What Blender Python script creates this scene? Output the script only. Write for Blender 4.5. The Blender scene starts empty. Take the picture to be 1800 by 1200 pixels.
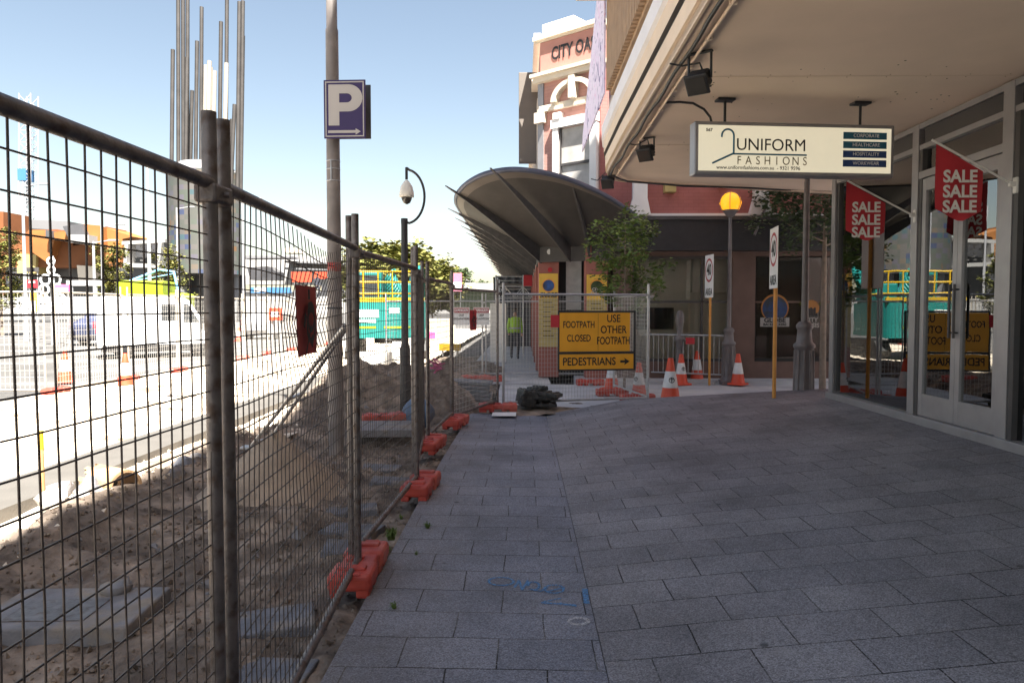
import bpy, bmesh, math, random
from mathutils import Vector, Matrix, Euler, noise as mnoise
R = math.radians
rnd = random.Random(7)
S = bpy.context.scene
COL = S.collection

# ------------------------------------------------------------------ camera
cam_d = bpy.data.cameras.new("camera")
cam = bpy.data.objects.new("camera", cam_d); COL.objects.link(cam)
cam_d.sensor_width = 36; cam_d.lens = 26.0; cam_d.clip_start = 0.05; cam_d.clip_end = 3000
cam.location = (0, 0, 1.52); cam.rotation_euler = (R(90 - 2.51), 0, R(0.88))
S.camera = cam
# ------------------------------------------------------------------ sky, sun, exposure
SUN = Vector((0.24, -0.54, 1.0)).normalized()
w = bpy.data.worlds.new("World"); S.world = w; w.use_nodes = True
nt = w.node_tree; bg = nt.nodes["Background"]; sky = nt.nodes.new("ShaderNodeTexSky")
sky.sky_type = 'NISHITA'; sky.sun_disc = False
sky.sun_elevation = math.asin(SUN.z); sky.sun_rotation = math.atan2(SUN.x, SUN.y)
sky.air_density = 1.0; sky.dust_density = 1.3; sky.ozone_density = 1.0
hz = nt.nodes.new("ShaderNodeMix"); hz.data_type = 'RGBA'; hz.blend_type = 'MULTIPLY'; hz.inputs[0].default_value = 1; hz.inputs[7].default_value = (1.0, .87, .73, 1)   # warm summer air
nt.links.new(sky.outputs[0], hz.inputs[6]); nt.links.new(hz.outputs[2], bg.inputs[0]); bg.inputs[1].default_value = 0.054
sd = bpy.data.lights.new("sun", 'SUN'); sd.energy = 5.0; sd.angle = R(0.53); sd.color = (1, .95, .87)
so = bpy.data.objects.new("sun", sd); COL.objects.link(so); so.location = (5, -10, 30)
so.rotation_euler = SUN.to_track_quat('Z', 'Y').to_euler()
S.view_settings.view_transform = 'Standard'; S.view_settings.look = 'None'
S.view_settings.exposure = 2.43; S.view_settings.gamma = 1

CR = cam.rotation_euler.to_matrix(); CP = Vector(cam.location)
def ray(px, py): return CR @ Vector(((px - 900) / 1300, -(py - 600) / 1300, -1))
def at(px, py, Y):
    d = ray(px, py); return CP + d * ((Y - CP.y) / d.y)
def gr(px, py, z=0.0):
    d = ray(px, py); return CP + d * ((z - CP.z) / d.z)

# ------------------------------------------------------------------ materials
def mat(name, col, rough=.6, metal=0., var=.12, scale=8., bump=0., bscale=60., spec=.5, emis=None, estr=0., col2=None, c2amt=.5, c2scale=3.):
    m = bpy.data.materials.new(name); m.use_nodes = True
    n = m.node_tree.nodes; l = m.node_tree.links; b = n["Principled BSDF"]
    b.inputs["Roughness"].default_value = rough; b.inputs["Metallic"].default_value = metal
    b.inputs["Specular IOR Level"].default_value = spec
    tc = n.new("ShaderNodeTexCoord")
    nz = n.new("ShaderNodeTexNoise"); nz.inputs["Scale"].default_value = scale; nz.inputs["Detail"].default_value = 6
    l.new(tc.outputs["Object"], nz.inputs["Vector"])
    mr = n.new("ShaderNodeMapRange"); mr.inputs[1].default_value = .3; mr.inputs[2].default_value = .7
    mr.inputs[3].default_value = 1 - var; mr.inputs[4].default_value = 1 + var
    l.new(nz.outputs[0], mr.inputs[0])
    mx = n.new("ShaderNodeMix"); mx.data_type = 'RGBA'; mx.blend_type = 'MULTIPLY'; mx.inputs[0].default_value = 1
    base = None
    if col2:
        n2 = n.new("ShaderNodeTexNoise"); n2.inputs["Scale"].default_value = c2scale; n2.inputs["Detail"].default_value = 8
        l.new(tc.outputs["Object"], n2.inputs["Vector"])
        r2 = n.new("ShaderNodeMapRange"); r2.inputs[1].default_value = 1 - c2amt - .08; r2.inputs[2].default_value = 1 - c2amt + .08
        l.new(n2.outputs[0], r2.inputs[0])
        m2 = n.new("ShaderNodeMix"); m2.data_type = 'RGBA'
        m2.inputs[6].default_value = (*col, 1); m2.inputs[7].default_value = (*col2, 1)
        l.new(r2.outputs[0], m2.inputs[0]); l.new(m2.outputs[2], mx.inputs[6])
    else: mx.inputs[6].default_value = (*col, 1)
    l.new(mr.outputs[0], mx.inputs[7]); l.new(mx.outputs[2], b.inputs["Base Color"])
    if bump:
        bn = n.new("ShaderNodeTexNoise"); bn.inputs["Scale"].default_value = bscale; bn.inputs["Detail"].default_value = 8
        l.new(tc.outputs["Object"], bn.inputs["Vector"])
        bp = n.new("ShaderNodeBump"); bp.inputs["Strength"].default_value = bump; bp.inputs["Distance"].default_value = .02
        l.new(bn.outputs[0], bp.inputs["Height"]); l.new(bp.outputs[0], b.inputs["Normal"])
    if emis:
        b.inputs["Emission Color"].default_value = (*emis, 1); b.inputs["Emission Strength"].default_value = estr
    return m

def paver_mat(name, c1, c2, bw, bh, off):
    m = bpy.data.materials.new(name); m.use_nodes = True
    n = m.node_tree.nodes; l = m.node_tree.links; b = n["Principled BSDF"]
    tc = n.new("ShaderNodeTexCoord"); mp = n.new("ShaderNodeMapping"); mp.inputs["Location"].default_value = off
    l.new(tc.outputs["Object"], mp.inputs[0])
    # slight waviness of the joints
    wn = n.new("ShaderNodeTexNoise"); wn.inputs["Scale"].default_value = 2.2; l.new(tc.outputs["Object"], wn.inputs["Vector"])
    ws = n.new("ShaderNodeVectorMath"); ws.operation = 'SCALE'; ws.inputs[3].default_value = .022
    l.new(wn.outputs["Color"], ws.inputs[0])
    wa = n.new("ShaderNodeVectorMath"); wa.operation = 'ADD'; l.new(mp.outputs[0], wa.inputs[0]); l.new(ws.outputs[0], wa.inputs[1])
    def brick(mortar):
        br = n.new("ShaderNodeTexBrick"); br.inputs["Scale"].default_value = 1
        br.inputs["Brick Width"].default_value = bw; br.inputs["Row Height"].default_value = bh
        br.inputs["Mortar Size"].default_value = mortar; br.inputs["Mortar Smooth"].default_value = .25; br.inputs["Bias"].default_value = 0
        br.offset = .5
        l.new(wa.outputs[0], br.inputs["Vector"]); return br
    br = brick(.0036)
    br.inputs["Color1"].default_value = (*c1, 1); br.inputs["Color2"].default_value = (*c2, 1); br.inputs["Mortar"].default_value = (.014, .013, .012, 1)
    # joints partly filled with pale sand
    jn = n.new("ShaderNodeTexNoise"); jn.inputs["Scale"].default_value = 1.9; jn.inputs["Detail"].default_value = 5
    l.new(tc.outputs["Object"], jn.inputs["Vector"])
    jr = n.new("ShaderNodeMapRange"); jr.inputs[1].default_value = .46; jr.inputs[2].default_value = .6
    l.new(jn.outputs[0], jr.inputs[0])
    jm = n.new("ShaderNodeMix"); jm.data_type = 'RGBA'; jm.inputs[6].default_value = (.016, .015, .014, 1); jm.inputs[7].default_value = (.125, .122, .125, 1)
    l.new(jr.outputs[0], jm.inputs[0]); l.new(jm.outputs[2], br.inputs["Mortar"])
    # aggregate speckle
    vo = n.new("ShaderNodeTexVoronoi"); vo.inputs["Scale"].default_value = 190; l.new(tc.outputs["Object"], vo.inputs["Vector"])
    sp = n.new("ShaderNodeSeparateColor"); l.new(vo.outputs["Color"], sp.inputs[0])
    sr = n.new("ShaderNodeMapRange"); sr.inputs[1].default_value = .0; sr.inputs[2].default_value = 1; sr.inputs[3].default_value = .58; sr.inputs[4].default_value = 1.42
    l.new(sp.outputs[0], sr.inputs[0])
    mu = n.new("ShaderNodeMix"); mu.data_type = 'RGBA'; mu.blend_type = 'MULTIPLY'; mu.inputs[0].default_value = 1
    l.new(br.outputs["Color"], mu.inputs[6]); l.new(sr.outputs[0], mu.inputs[7])
    wh = n.new("ShaderNodeMath"); wh.operation = 'GREATER_THAN'; wh.inputs[1].default_value = .93; l.new(sp.outputs[1], wh.inputs[0])
    wm = n.new("ShaderNodeMath"); wm.operation = 'MULTIPLY'; wm.inputs[1].default_value = .5; l.new(wh.outputs[0], wm.inputs[0])
    mw = n.new("ShaderNodeMix"); mw.data_type = 'RGBA'; mw.inputs[7].default_value = (.42, .42, .45, 1)
    l.new(wm.outputs[0], mw.inputs[0]); l.new(mu.outputs[2], mw.inputs[6])
    # large stains and wear
    st = n.new("ShaderNodeTexNoise"); st.inputs["Scale"].default_value = 1.1; st.inputs["Detail"].default_value = 9; st.inputs["Roughness"].default_value = .65
    l.new(tc.outputs["Object"], st.inputs["Vector"])
    sm = n.new("ShaderNodeMapRange"); sm.inputs[1].default_value = .3; sm.inputs[2].default_value = .72; sm.inputs[3].default_value = .60; sm.inputs[4].default_value = 1.28
    l.new(st.outputs[0], sm.inputs[0])
    m3 = n.new("ShaderNodeMix"); m3.data_type = 'RGBA'; m3.blend_type = 'MULTIPLY'; m3.inputs[0].default_value = 1
    l.new(mw.outputs[2], m3.inputs[6]); l.new(sm.outputs[0], m3.inputs[7])
    # rust-sand drift next to the dug verge
    sx = n.new("ShaderNodeSeparateXYZ"); l.new(tc.outputs["Object"], sx.inputs[0])
    dx = n.new("ShaderNodeMapRange"); dx.inputs[1].default_value = -.95; dx.inputs[2].default_value = -.05; dx.inputs[3].default_value = .55; dx.inputs[4].default_value = 0
    l.new(sx.outputs[0], dx.inputs[0])
    dn = n.new("ShaderNodeTexNoise"); dn.inputs["Scale"].default_value = 3.; dn.inputs["Detail"].default_value = 8; l.new(tc.outputs["Object"], dn.inputs["Vector"])
    dm = n.new("ShaderNodeMath"); dm.operation = 'MULTIPLY'; l.new(dx.outputs[0], dm.inputs[0]); l.new(dn.outputs[0], dm.inputs[1])
    md = n.new("ShaderNodeMix"); md.data_type = 'RGBA'; md.inputs[7].default_value = (.2, .155, .115, 1)
    l.new(dm.outputs[0], md.inputs[0]); l.new(m3.outputs[2], md.inputs[6])
    # pale scuffs
    sc = n.new("ShaderNodeTexNoise"); sc.inputs["Scale"].default_value = 5.; sc.inputs["Detail"].default_value = 10; sc.inputs["Distortion"].default_value = .6
    l.new(tc.outputs["Object"], sc.inputs["Vector"])
    s2 = n.new("ShaderNodeMapRange"); s2.inputs[1].default_value = .68; s2.inputs[2].default_value = .78; s2.inputs[3].default_value = 0; s2.inputs[4].default_value = .5
    l.new(sc.outputs[0], s2.inputs[0])
    m5 = n.new("ShaderNodeMix"); m5.data_type = 'RGBA'; m5.inputs[7].default_value = (.3, .29, .29, 1)
    l.new(s2.outputs[0], m5.inputs[0]); l.new(md.outputs[2], m5.inputs[6])
    gv = n.new("ShaderNodeTexVoronoi"); gv.inputs["Scale"].default_value = 2.6; l.new(tc.outputs["Object"], gv.inputs["Vector"])
    gs = n.new("ShaderNodeSeparateColor"); l.new(gv.outputs["Color"], gs.inputs[0])
    gr_ = n.new("ShaderNodeMapRange"); gr_.inputs[1].default_value = .06; gr_.inputs[2].default_value = .04; l.new(gv.outputs["Distance"], gr_.inputs[0])
    gk = n.new("ShaderNodeMath"); gk.operation = 'GREATER_THAN'; gk.inputs[1].default_value = .45; l.new(gs.outputs[0], gk.inputs[0])
    gm = n.new("ShaderNodeMath"); gm.operation = 'MULTIPLY'; l.new(gr_.outputs[0], gm.inputs[0]); l.new(gk.outputs[0], gm.inputs[1])
    g2 = n.new("ShaderNodeMath"); g2.operation = 'MULTIPLY'; g2.inputs[1].default_value = .75; l.new(gm.outputs[0], g2.inputs[0])
    m6 = n.new("ShaderNodeMix"); m6.data_type = 'RGBA'; m6.inputs[7].default_value = (.045, .044, .046, 1); l.new(g2.outputs[0], m6.inputs[0]); l.new(m5.outputs[2], m6.inputs[6])
    l.new(m6.outputs[2], b.inputs["Base Color"])
    b.inputs["Roughness"].default_value = .72; b.inputs["Specular IOR Level"].default_value = .35
    bp = n.new("ShaderNodeBump"); bp.inputs["Strength"].default_value = .8; bp.inputs["Distance"].default_value = .006; bp.invert = True
    l.new(br.outputs["Fac"], bp.inputs["Height"])
    b2 = n.new("ShaderNodeBump"); b2.inputs["Strength"].default_value = .35; b2.inputs["Distance"].default_value = .002
    l.new(sp.outputs[0], b2.inputs["Height"]); l.new(bp.outputs[0], b2.inputs["Normal"]); l.new(b2.outputs[0], b.inputs["Normal"])
    return m

def brick_mat(name, c1, c2, mortar, bw=.23, bh=.076, ms=.006, plane='XZ'):
    m = bpy.data.materials.new(name); m.use_nodes = True
    n = m.node_tree.nodes; l = m.node_tree.links; b = n["Principled BSDF"]
    tc = n.new("ShaderNodeTexCoord"); sx = n.new("ShaderNodeSeparateXYZ"); l.new(tc.outputs["Object"], sx.inputs[0])
    ad = n.new("ShaderNodeMath"); ad.operation = 'ADD'; l.new(sx.outputs[0], ad.inputs[0]); l.new(sx.outputs[1], ad.inputs[1])
    cb = n.new("ShaderNodeCombineXYZ"); l.new(ad.outputs[0], cb.inputs[0]); l.new(sx.outputs[2], cb.inputs[1])
    br = n.new("ShaderNodeTexBrick"); br.inputs["Scale"].default_value = 1; br.inputs["Brick Width"].default_value = bw; br.inputs["Row Height"].default_value = bh
    br.inputs["Mortar Size"].default_value = ms; br.inputs["Color1"].default_value = (*c1, 1); br.inputs["Color2"].default_value = (*c2, 1); br.inputs["Mortar"].default_value = (*mortar, 1)
    l.new(cb.outputs[0], br.inputs["Vector"])
    nz = n.new("ShaderNodeTexNoise"); nz.inputs["Scale"].default_value = 2.; nz.inputs["Detail"].default_value = 8; l.new(tc.outputs["Object"], nz.inputs["Vector"])
    mr = n.new("ShaderNodeMapRange"); mr.inputs[1].default_value = .3; mr.inputs[2].default_value = .7; mr.inputs[3].default_value = .85; mr.inputs[4].default_value = 1.15
    l.new(nz.outputs[0], mr.inputs[0])
    mx = n.new("ShaderNodeMix"); mx.data_type = 'RGBA'; mx.blend_type = 'MULTIPLY'; mx.inputs[0].default_value = 1
    l.new(br.outputs["Color"], mx.inputs[6]); l.new(mr.outputs[0], mx.inputs[7]); l.new(mx.outputs[2], b.inputs["Base Color"])
    b.inputs["Roughness"].default_value = .8
    bp = n.new("ShaderNodeBump"); bp.inputs["Strength"].default_value = .4; bp.inputs["Distance"].default_value = .004; bp.invert = True
    l.new(br.outputs["Fac"], bp.inputs["Height"]); l.new(bp.outputs[0], b.inputs["Normal"])
    return m

def glass_mat(name, tint=(.88, .91, .9), ior=1.9, gain=1.0, base=.09):
    m = bpy.data.materials.new(name); m.use_nodes = True
    n = m.node_tree.nodes; l = m.node_tree.links; n.clear()
    o = n.new("ShaderNodeOutputMaterial"); mi = n.new("ShaderNodeMixShader")
    t = n.new("ShaderNodeBsdfTransparent"); t.inputs[0].default_value = (*tint, 1)
    g = n.new("ShaderNodeBsdfGlossy"); g.inputs["Roughness"].default_value = .0; g.inputs[0].default_value = (.95, .97, .97, 1)
    f = n.new("ShaderNodeFresnel"); f.inputs[0].default_value = ior
    tc = n.new("ShaderNodeTexCoord"); nz = n.new("ShaderNodeTexNoise"); nz.inputs["Scale"].default_value = 1.1
    l.new(tc.outputs["Object"], nz.inputs["Vector"])
    bp = n.new("ShaderNodeBump"); bp.inputs["Strength"].default_value = .05; bp.inputs["Distance"].default_value = .02
    l.new(nz.outputs[0], bp.inputs["Height"]); l.new(bp.outputs[0], g.inputs["Normal"])
    a = n.new("ShaderNodeMath"); a.operation = 'MULTIPLY_ADD'; a.inputs[1].default_value = gain; a.inputs[2].default_value = base; a.use_clamp = True
    l.new(f.outputs[0], a.inputs[0]); l.new(a.outputs[0], mi.inputs[0]); l.new(t.outputs[0], mi.inputs[1]); l.new(g.outputs[0], mi.inputs[2])
    l.new(mi.outputs[0], o.inputs[0]); return m

M = dict(
 galv=mat("weathered galvanised steel", (.17, .15, .145), .48, .55, .3, 14, .15, 90, col2=(.1, .07, .055), c2amt=.42, c2scale=18),
 galvl=mat("bright galvanised steel", (.42, .42, .43), .45, .6, .15, 12),
 wire=mat("rusty fence wire", (.12, .10, .09), .55, .5, .3, 30),
 wirel=mat("pale fence wire", (.45, .44, .42), .5, .4, .2, 30),
 orange=mat("sun-faded red plastic", (.44, .058, .04), .5, 0, .18, 9, .15, 120, col2=(.46, .12, .09), c2amt=.42, c2scale=5),
 dirt=mat("brown soil", (.27, .215, .17), .95, 0, .35, 6, 1., 22, .1, col2=(.135, .108, .088), c2amt=.5, c2scale=2.6),
 sand=mat("pale building sand", (.72, .63, .51), .95, 0, .14, 3, .6, 14, .1, col2=(.24, .18, .12), c2amt=.42, c2scale=1.4),
 conc=mat("pale concrete", (.42, .40, .38), .85, 0, .12, 5, .2, 60, .3),
 concs=mat("screeded fresh concrete", (.10, .093, .084), .85, 0, .1, 3, .2, 40, .3),
 asph=mat("bleached asphalt", (.085, .082, .078), .9, 0, .15, 1.2, .3, 120, .3, col2=(.125, .12, .115), c2amt=.5, c2scale=.4),
 street=mat("grey laneway concrete", (0.449, 0.449, 0.473), .8, 0, .12, 2, .2, 90, .3, col2=(0.527, 0.519, 0.512), c2amt=.47, c2scale=1.2),
 slab=mat("grey slab", (0.215, 0.208, 0.215), .85, 0, .2, 8, .3, 70, .3, col2=(0.26, 0.215, 0.169), c2amt=.4, c2scale=5),
 paverl=mat("loose charcoal paver", (0.152, 0.155, 0.173), .8, 0, .25, 14, .35, 90, .3, col2=(0.256, 0.208, 0.16), c2amt=.38, c2scale=6),
 soffit=mat("cream painted soffit", (0.818, 0.657, 0.525), .75, 0, .05, 1.2, .05, 30, .3, col2=(0.756, 0.608, 0.481), c2amt=.45, c2scale=.8),
 fascia=mat("tan painted fascia", (0.72, 0.576, 0.432), .65, 0, .06, 3),
 fascia_skylit=mat("sky-lit fascia edge", (.74, .72, .74), .6, 0, .05, 3),  # top strip of the tan fascia, its sky light put into the colour
 black=mat("black coated metal", (.02, .02, .022), .5, 0, .2, 10),
 darkm=mat("charcoal metal", (0.063, 0.0588, 0.0588), .55, .1, .2, 8),
 alu=mat("anodised aluminium", (.31, .297, .302), .42, .45, .08, 6),
 alud=mat("dark aluminium reveal", (.06, .055, .055), .5, .2, .1, 6),
 white=mat("white paint", (.8, .8, .8), .4, 0, .03, 4),
 offw=mat("off-white paint", (.68, .66, .62), .6, 0, .06, 4),
 red=mat("red cloth", (.43, .02, .03), .7, 0, .12, 5),
 redtag=mat("faded red tag", (.36, .045, .04), .75, 0, .15, 20),
 cream=mat("cream letter white", (.74, .68, .63), .6, 0, .03, 4),
 amber=mat("amber sign sheeting", (.75, .34, .02), .5, 0, .06, 5),
 yellow=mat("yellow sign", (.72, .44, .06), .55, 0, .06, 5),
 khaki=mat("faded yellow sign", (.42, .33, .13), .6, 0, .08, 5),
 blackp=mat("black print", (.012, .012, .013), .6, 0, .05, 5),
 pole=mat("grey brown painted pole", (.20, .175, .165), .55, .1, .18, 5, .1, 60, col2=(.27, .24, .22), c2amt=.42, c2scale=3),
 navy=mat("navy purple sign face", (.028, .012, .085), .5, 0, .05, 5),
 signgrey=mat("white reflective sheeting", (.45, .42, .40), .55, 0, .03, 5),
 maroon=mat("red-brown painted render", (0.3, 0.112, 0.09), .8, 0, .1, 3, .1, 40),
 rose=brick_mat("rose painted brick", (.45, .245, .205), (.42, .22, .185), (.38, .2, .165)),
 roser=mat("rose painted render", (0.42, 0.206, 0.169), .8, 0, .06, 3),
 redw=brick_mat("dull red painted brick", (.36, .13, .115), (.33, .12, .105), (.29, .1, .09)),
 trim=mat("cream cornice paint", (0.629, 0.561, 0.459), .7, 0, .06, 4),
 wtrim=mat("white window trim", (.8, .78, .75), .6, 0, .04, 4),
 brown=mat("dark brown wall", (0.128, 0.0765, 0.0612), .75, 0, .15, 3),
 awn=mat("dark grey awning lining", (.052, .046, .042), .75, 0, .15, 4, .05, 200),
 awnl=mat("grey awning lip", (.13, .11, .095), .6, .1, .08, 4),
 awnt=mat("navy awning top", (0.075, 0.0825, 0.12), .5, .2, .1, 4),
 dark=mat("dark interior", (.03, .028, .027), .8, 0, .1, 3),
 shopw=mat("shop interior board", (.66, .63, .6), .8, 0, .06, 3),
 louv=mat("timber-look louvre", (0.39, 0.26, 0.156), .65, 0, .12, 8),
 banner=None,
 amberglow=mat("lit amber globe", (.75, .3, .02), .4, 0, .05, 3, emis=(1., .36, .01), estr=.26),
 amberd=mat("amber globe rim", (.75, .33, .05), .4, 0, .05, 3, emis=(1., .38, .04), estr=.5),
 cone=mat("orange-red cone rubber", (.62, .07, .03), .5, 0, .08, 6),
 conew=mat("grubby white cone collar", (.62, .61, .6), .5, 0, .1, 14),
 teal=mat("teal machine paint", (0.011, 0.182, 0.165), .4, 0, .06, 3),
 lime=mat("lime paint", (0.275, 0.35, 0.01), .45, 0, .05, 3),
 vest=mat("lime hi-vis cloth", (0.336, 0.6, 0.024), .8, 0, .08, 12),
 yrail=mat("yellow rail paint", (0.48, 0.3, 0.012), .45, 0, .05, 3),
 rubber=mat("black rubber", (.025, .024, .023), .6, 0, .3, 10, .3, 60),
 mats=mat("scuffed black rubber", (.03, .028, .026), .5, 0, .4, 9, .5, 30, col2=(.085, .076, .062), c2amt=.38, c2scale=9),
 leaf=mat("mid green leaves", (.12, .185, .045), .6, 0, .45, 3, spec=.3, col2=(.14, .17, .05), c2amt=.45, c2scale=6),
 leafy=mat("yellow green leaves", (0.112, 0.12, 0.0263), .6, 0, .4, 1.5, spec=.3, col2=(0.18, 0.158, 0.045), c2amt=.45, c2scale=2),
 leafd=mat("dark green leaves", (.05, .075, .03), .6, 0, .4, 3, spec=.3),
 bark=mat("pale bark", (.22, .17, .13), .85, 0, .2, 12),
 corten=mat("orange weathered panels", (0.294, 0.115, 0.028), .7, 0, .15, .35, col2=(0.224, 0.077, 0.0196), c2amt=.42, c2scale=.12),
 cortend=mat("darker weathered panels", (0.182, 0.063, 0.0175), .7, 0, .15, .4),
 zinc=mat("grey zinc cladding", (0.091, 0.091, 0.098), .55, .3, .1, .6),
 steelrod=mat("rusted steel rod", (.06, .055, .052), .6, .3, .2, .8),
 wrod=mat("pale rod", (0.33, 0.3, 0.258), .6, 0, .06, 1),
 blue=mat("light blue boom paint", (.18, .42, .72), .45, 0, .06, 2),
 bluep=mat("blue panel", (.05, .16, .33), .5, 0, .05, 2),
 carp=mat("dark blue car paint", (.06, .07, .13), .3, .3, .05, 2),
 silver=mat("silver car paint", (.5, .5, .52), .3, .5, .05, 2),
 winglass=mat("dark vehicle glass", (.03, .035, .04), .08, 0, .05, 2),
 curtain=mat("grey curtain", (.45, .43, .40), .85, 0, .2, 4),
 pink=mat("pink cloth", (.48, .13, .2), .8, 0, .15, 8),
 pinkr=mat("pink ribbon", (.75, .12, .35), .7, 0, .15, 8),
 spray=mat("blue spray paint", (.10, .235, .44), .7, 0, .35, 40),
 chalk=mat("white spray paint", (.30, .30, .31), .8, 0, .3, 40),
 skin=mat("skin", (.45, .26, .18), .6), jean=mat("dark trousers", (.03, .032, .045), .85, 0, .2, 10), hair=mat("dark hair", (.03, .02, .015), .7),
 teals=mat("sign teal", (.02, .13, .21), .5, 0, .05, 4), navys=mat("sign blue", (.02, .055, .19), .5, 0, .05, 4),
 lightbox=mat("lit cream sign face", (.66, .61, .47), .5, 0, .1, 1.8, emis=(1., .9, .66), estr=.10),
 goldtxt=mat("bronze lettering", (.11, .075, .02), .6, 0, .05, 4),
 wood=mat("stake timber", (.45, .24, .1), .8, 0, .2, 8), clay=mat("broken clay pipe", (.45, .28, .15), .85, 0, .25, 8, .3, 30, col2=(.2,.13,.08), c2amt=.42),
 bluebag=mat("blue plastic", (.09, .15, .24), .55, 0, .2, 8),
 lamp=mat("grey lamp post paint", (0.16, 0.141, 0.141), .5, .2, .15, 6),
 opost=mat("orange sign post", (.62, .27, .05), .55, 0, .12, 6), redring=mat("sign red", (.38, .03, .05), .5),
 globeb=mat("globe emblem blue", (.015, .07, .26), .4, 0, .5, 7, col2=(.02, .03, .06), c2amt=.45, c2scale=6), sunset=mat("sunset orange", (.8, .35, .05), .5, 0, .2, 5),
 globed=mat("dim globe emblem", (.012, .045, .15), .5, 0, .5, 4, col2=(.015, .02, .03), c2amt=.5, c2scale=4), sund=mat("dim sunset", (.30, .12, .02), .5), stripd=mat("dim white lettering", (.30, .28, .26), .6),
 brownbox=mat("grey brown sign casing", (.13, .11, .095), .6, 0, .08, 2),
 heapsand=mat("damp brown sand", (.36, .285, .215), .95, 0, .15, 5, .6, 60, .1, col2=(.28, .22, .165), c2amt=.4, c2scale=3),
 navyg=mat("dark grey mesh sheeting", (.05, .052, .06), .8, 0, .3, 2),
 paper=mat("white paper", (.6, .6, .6), .8), dome=mat("smoked dome", (.05, .045, .04), .1), camw=mat("ivory camera shell", (.7, .67, .6), .45),
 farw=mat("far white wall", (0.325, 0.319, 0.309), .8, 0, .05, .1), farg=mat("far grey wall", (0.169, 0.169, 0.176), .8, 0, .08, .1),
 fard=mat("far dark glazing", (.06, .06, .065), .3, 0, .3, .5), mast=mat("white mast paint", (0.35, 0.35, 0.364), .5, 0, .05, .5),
 glow=glass_mat("shop glass"), glassd=glass_mat("street window glass", (.9, .9, .86), 1.45, 1.1, .02),
)
def paint_banner():
    m = bpy.data.materials.new("lavender printed banner"); m.use_nodes = True
    n = m.node_tree.nodes; l = m.node_tree.links; b = n["Principled BSDF"]; tc = n.new("ShaderNodeTexCoord")
    wv = n.new("ShaderNodeTexNoise"); wv.inputs["Scale"].default_value = 5; wv.inputs["Detail"].default_value = 9; wv.inputs["Distortion"].default_value = 1.5
    l.new(tc.outputs["Object"], wv.inputs["Vector"]); cr = n.new("ShaderNodeValToRGB")
    e = cr.color_ramp.elements; e[0].position = .36; e[0].color = (.2, .16, .36, 1); e[1].position = .44; e[1].color = (.78, .72, .86, 1)
    x = e.new(.62); x.color = (.74, .64, .84, 1); y = e.new(.7); y.color = (.7, .42, .62, 1)
    l.new(wv.outputs[0], cr.inputs[0]); l.new(cr.outputs[0], b.inputs["Base Color"]); b.inputs["Roughness"].default_value = .7
    return m
M['banner'] = paint_banner()
def sprayed(name, col):
    m = bpy.data.materials.new(name); m.use_nodes = True
    n = m.node_tree.nodes; l = m.node_tree.links; b = n["Principled BSDF"]; tc = n.new("ShaderNodeTexCoord"); b.inputs["Base Color"].default_value = (*col, 1); b.inputs["Roughness"].default_value = .8
    nz = n.new("ShaderNodeTexNoise"); nz.inputs["Scale"].default_value = 120; nz.inputs["Detail"].default_value = 4; l.new(tc.outputs["Object"], nz.inputs["Vector"])
    mr = n.new("ShaderNodeMapRange"); mr.inputs[1].default_value = .38; mr.inputs[2].default_value = .62; mr.inputs[3].default_value = .35; mr.inputs[4].default_value = 1; l.new(nz.outputs[0], mr.inputs[0]); l.new(mr.outputs[0], b.inputs["Alpha"]); return m
M['spray'] = sprayed("patchy blue spray paint", (.10, .25, .47)); M['chalk'] = sprayed("patchy white spray paint", (.5, .5, .52))
def tile_mat():
    m = bpy.data.materials.new("patchwork tower tiles"); m.use_nodes = True
    n = m.node_tree.nodes; l = m.node_tree.links; b = n["Principled BSDF"]; tc = n.new("ShaderNodeTexCoord")
    mp = n.new("ShaderNodeMapping"); mp.inputs["Scale"].default_value = (1.3, 1.3, 1.7); l.new(tc.outputs["Object"], mp.inputs[0])
    fl = n.new("ShaderNodeVectorMath"); fl.operation = 'FLOOR'; l.new(mp.outputs[0], fl.inputs[0])
    wn = n.new("ShaderNodeTexWhiteNoise"); l.new(fl.outputs[0], wn.inputs["Vector"]); cr = n.new("ShaderNodeValToRGB"); cr.color_ramp.interpolation = 'CONSTANT'
    e = cr.color_ramp.elements; e[0].position = 0; e[0].color = (0.0806, 0.0837, 0.0744, 1); e[1].position = .4; e[1].color = (0.0992, 0.093, 0.0868, 1)
    for p, c in ((.6, (0.0775, 0.0899, 0.0744)), (.72, (0.093, 0.0868, 0.105)), (.84, (0.118, 0.0961, 0.0744)), (.9, (0.0496, 0.0868, 0.0992)), (.94, (0.149, 0.0806, 0.0372)), (.97, (0.0434, 0.0558, 0.105))):
        x = e.new(p); x.color = (*c, 1)
    l.new(wn.outputs[0], cr.inputs[0]); l.new(cr.outputs[0], b.inputs["Base Color"]); b.inputs["Roughness"].default_value = .5; return m
M['tiles'] = tile_mat()
def ribbed(name, col, col2, scale, axis):
    m = bpy.data.materials.new(name); m.use_nodes = True
    n = m.node_tree.nodes; l = m.node_tree.links; b = n["Principled BSDF"]; tc = n.new("ShaderNodeTexCoord")
    wv = n.new("ShaderNodeTexWave"); wv.bands_direction = axis; wv.inputs["Scale"].default_value = scale; wv.inputs["Distortion"].default_value = .3
    l.new(tc.outputs["Object"], wv.inputs["Vector"]); mx = n.new("ShaderNodeMix"); mx.data_type = 'RGBA'
    mx.inputs[6].default_value = (*col, 1); mx.inputs[7].default_value = (*col2, 1); l.new(wv.outputs[1], mx.inputs[0]); l.new(mx.outputs[2], b.inputs["Base Color"])
    bp = n.new("ShaderNodeBump"); bp.inputs["Distance"].default_value = .01; l.new(wv.outputs[1], bp.inputs["Height"]); l.new(bp.outputs[0], b.inputs["Normal"]); return m
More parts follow.
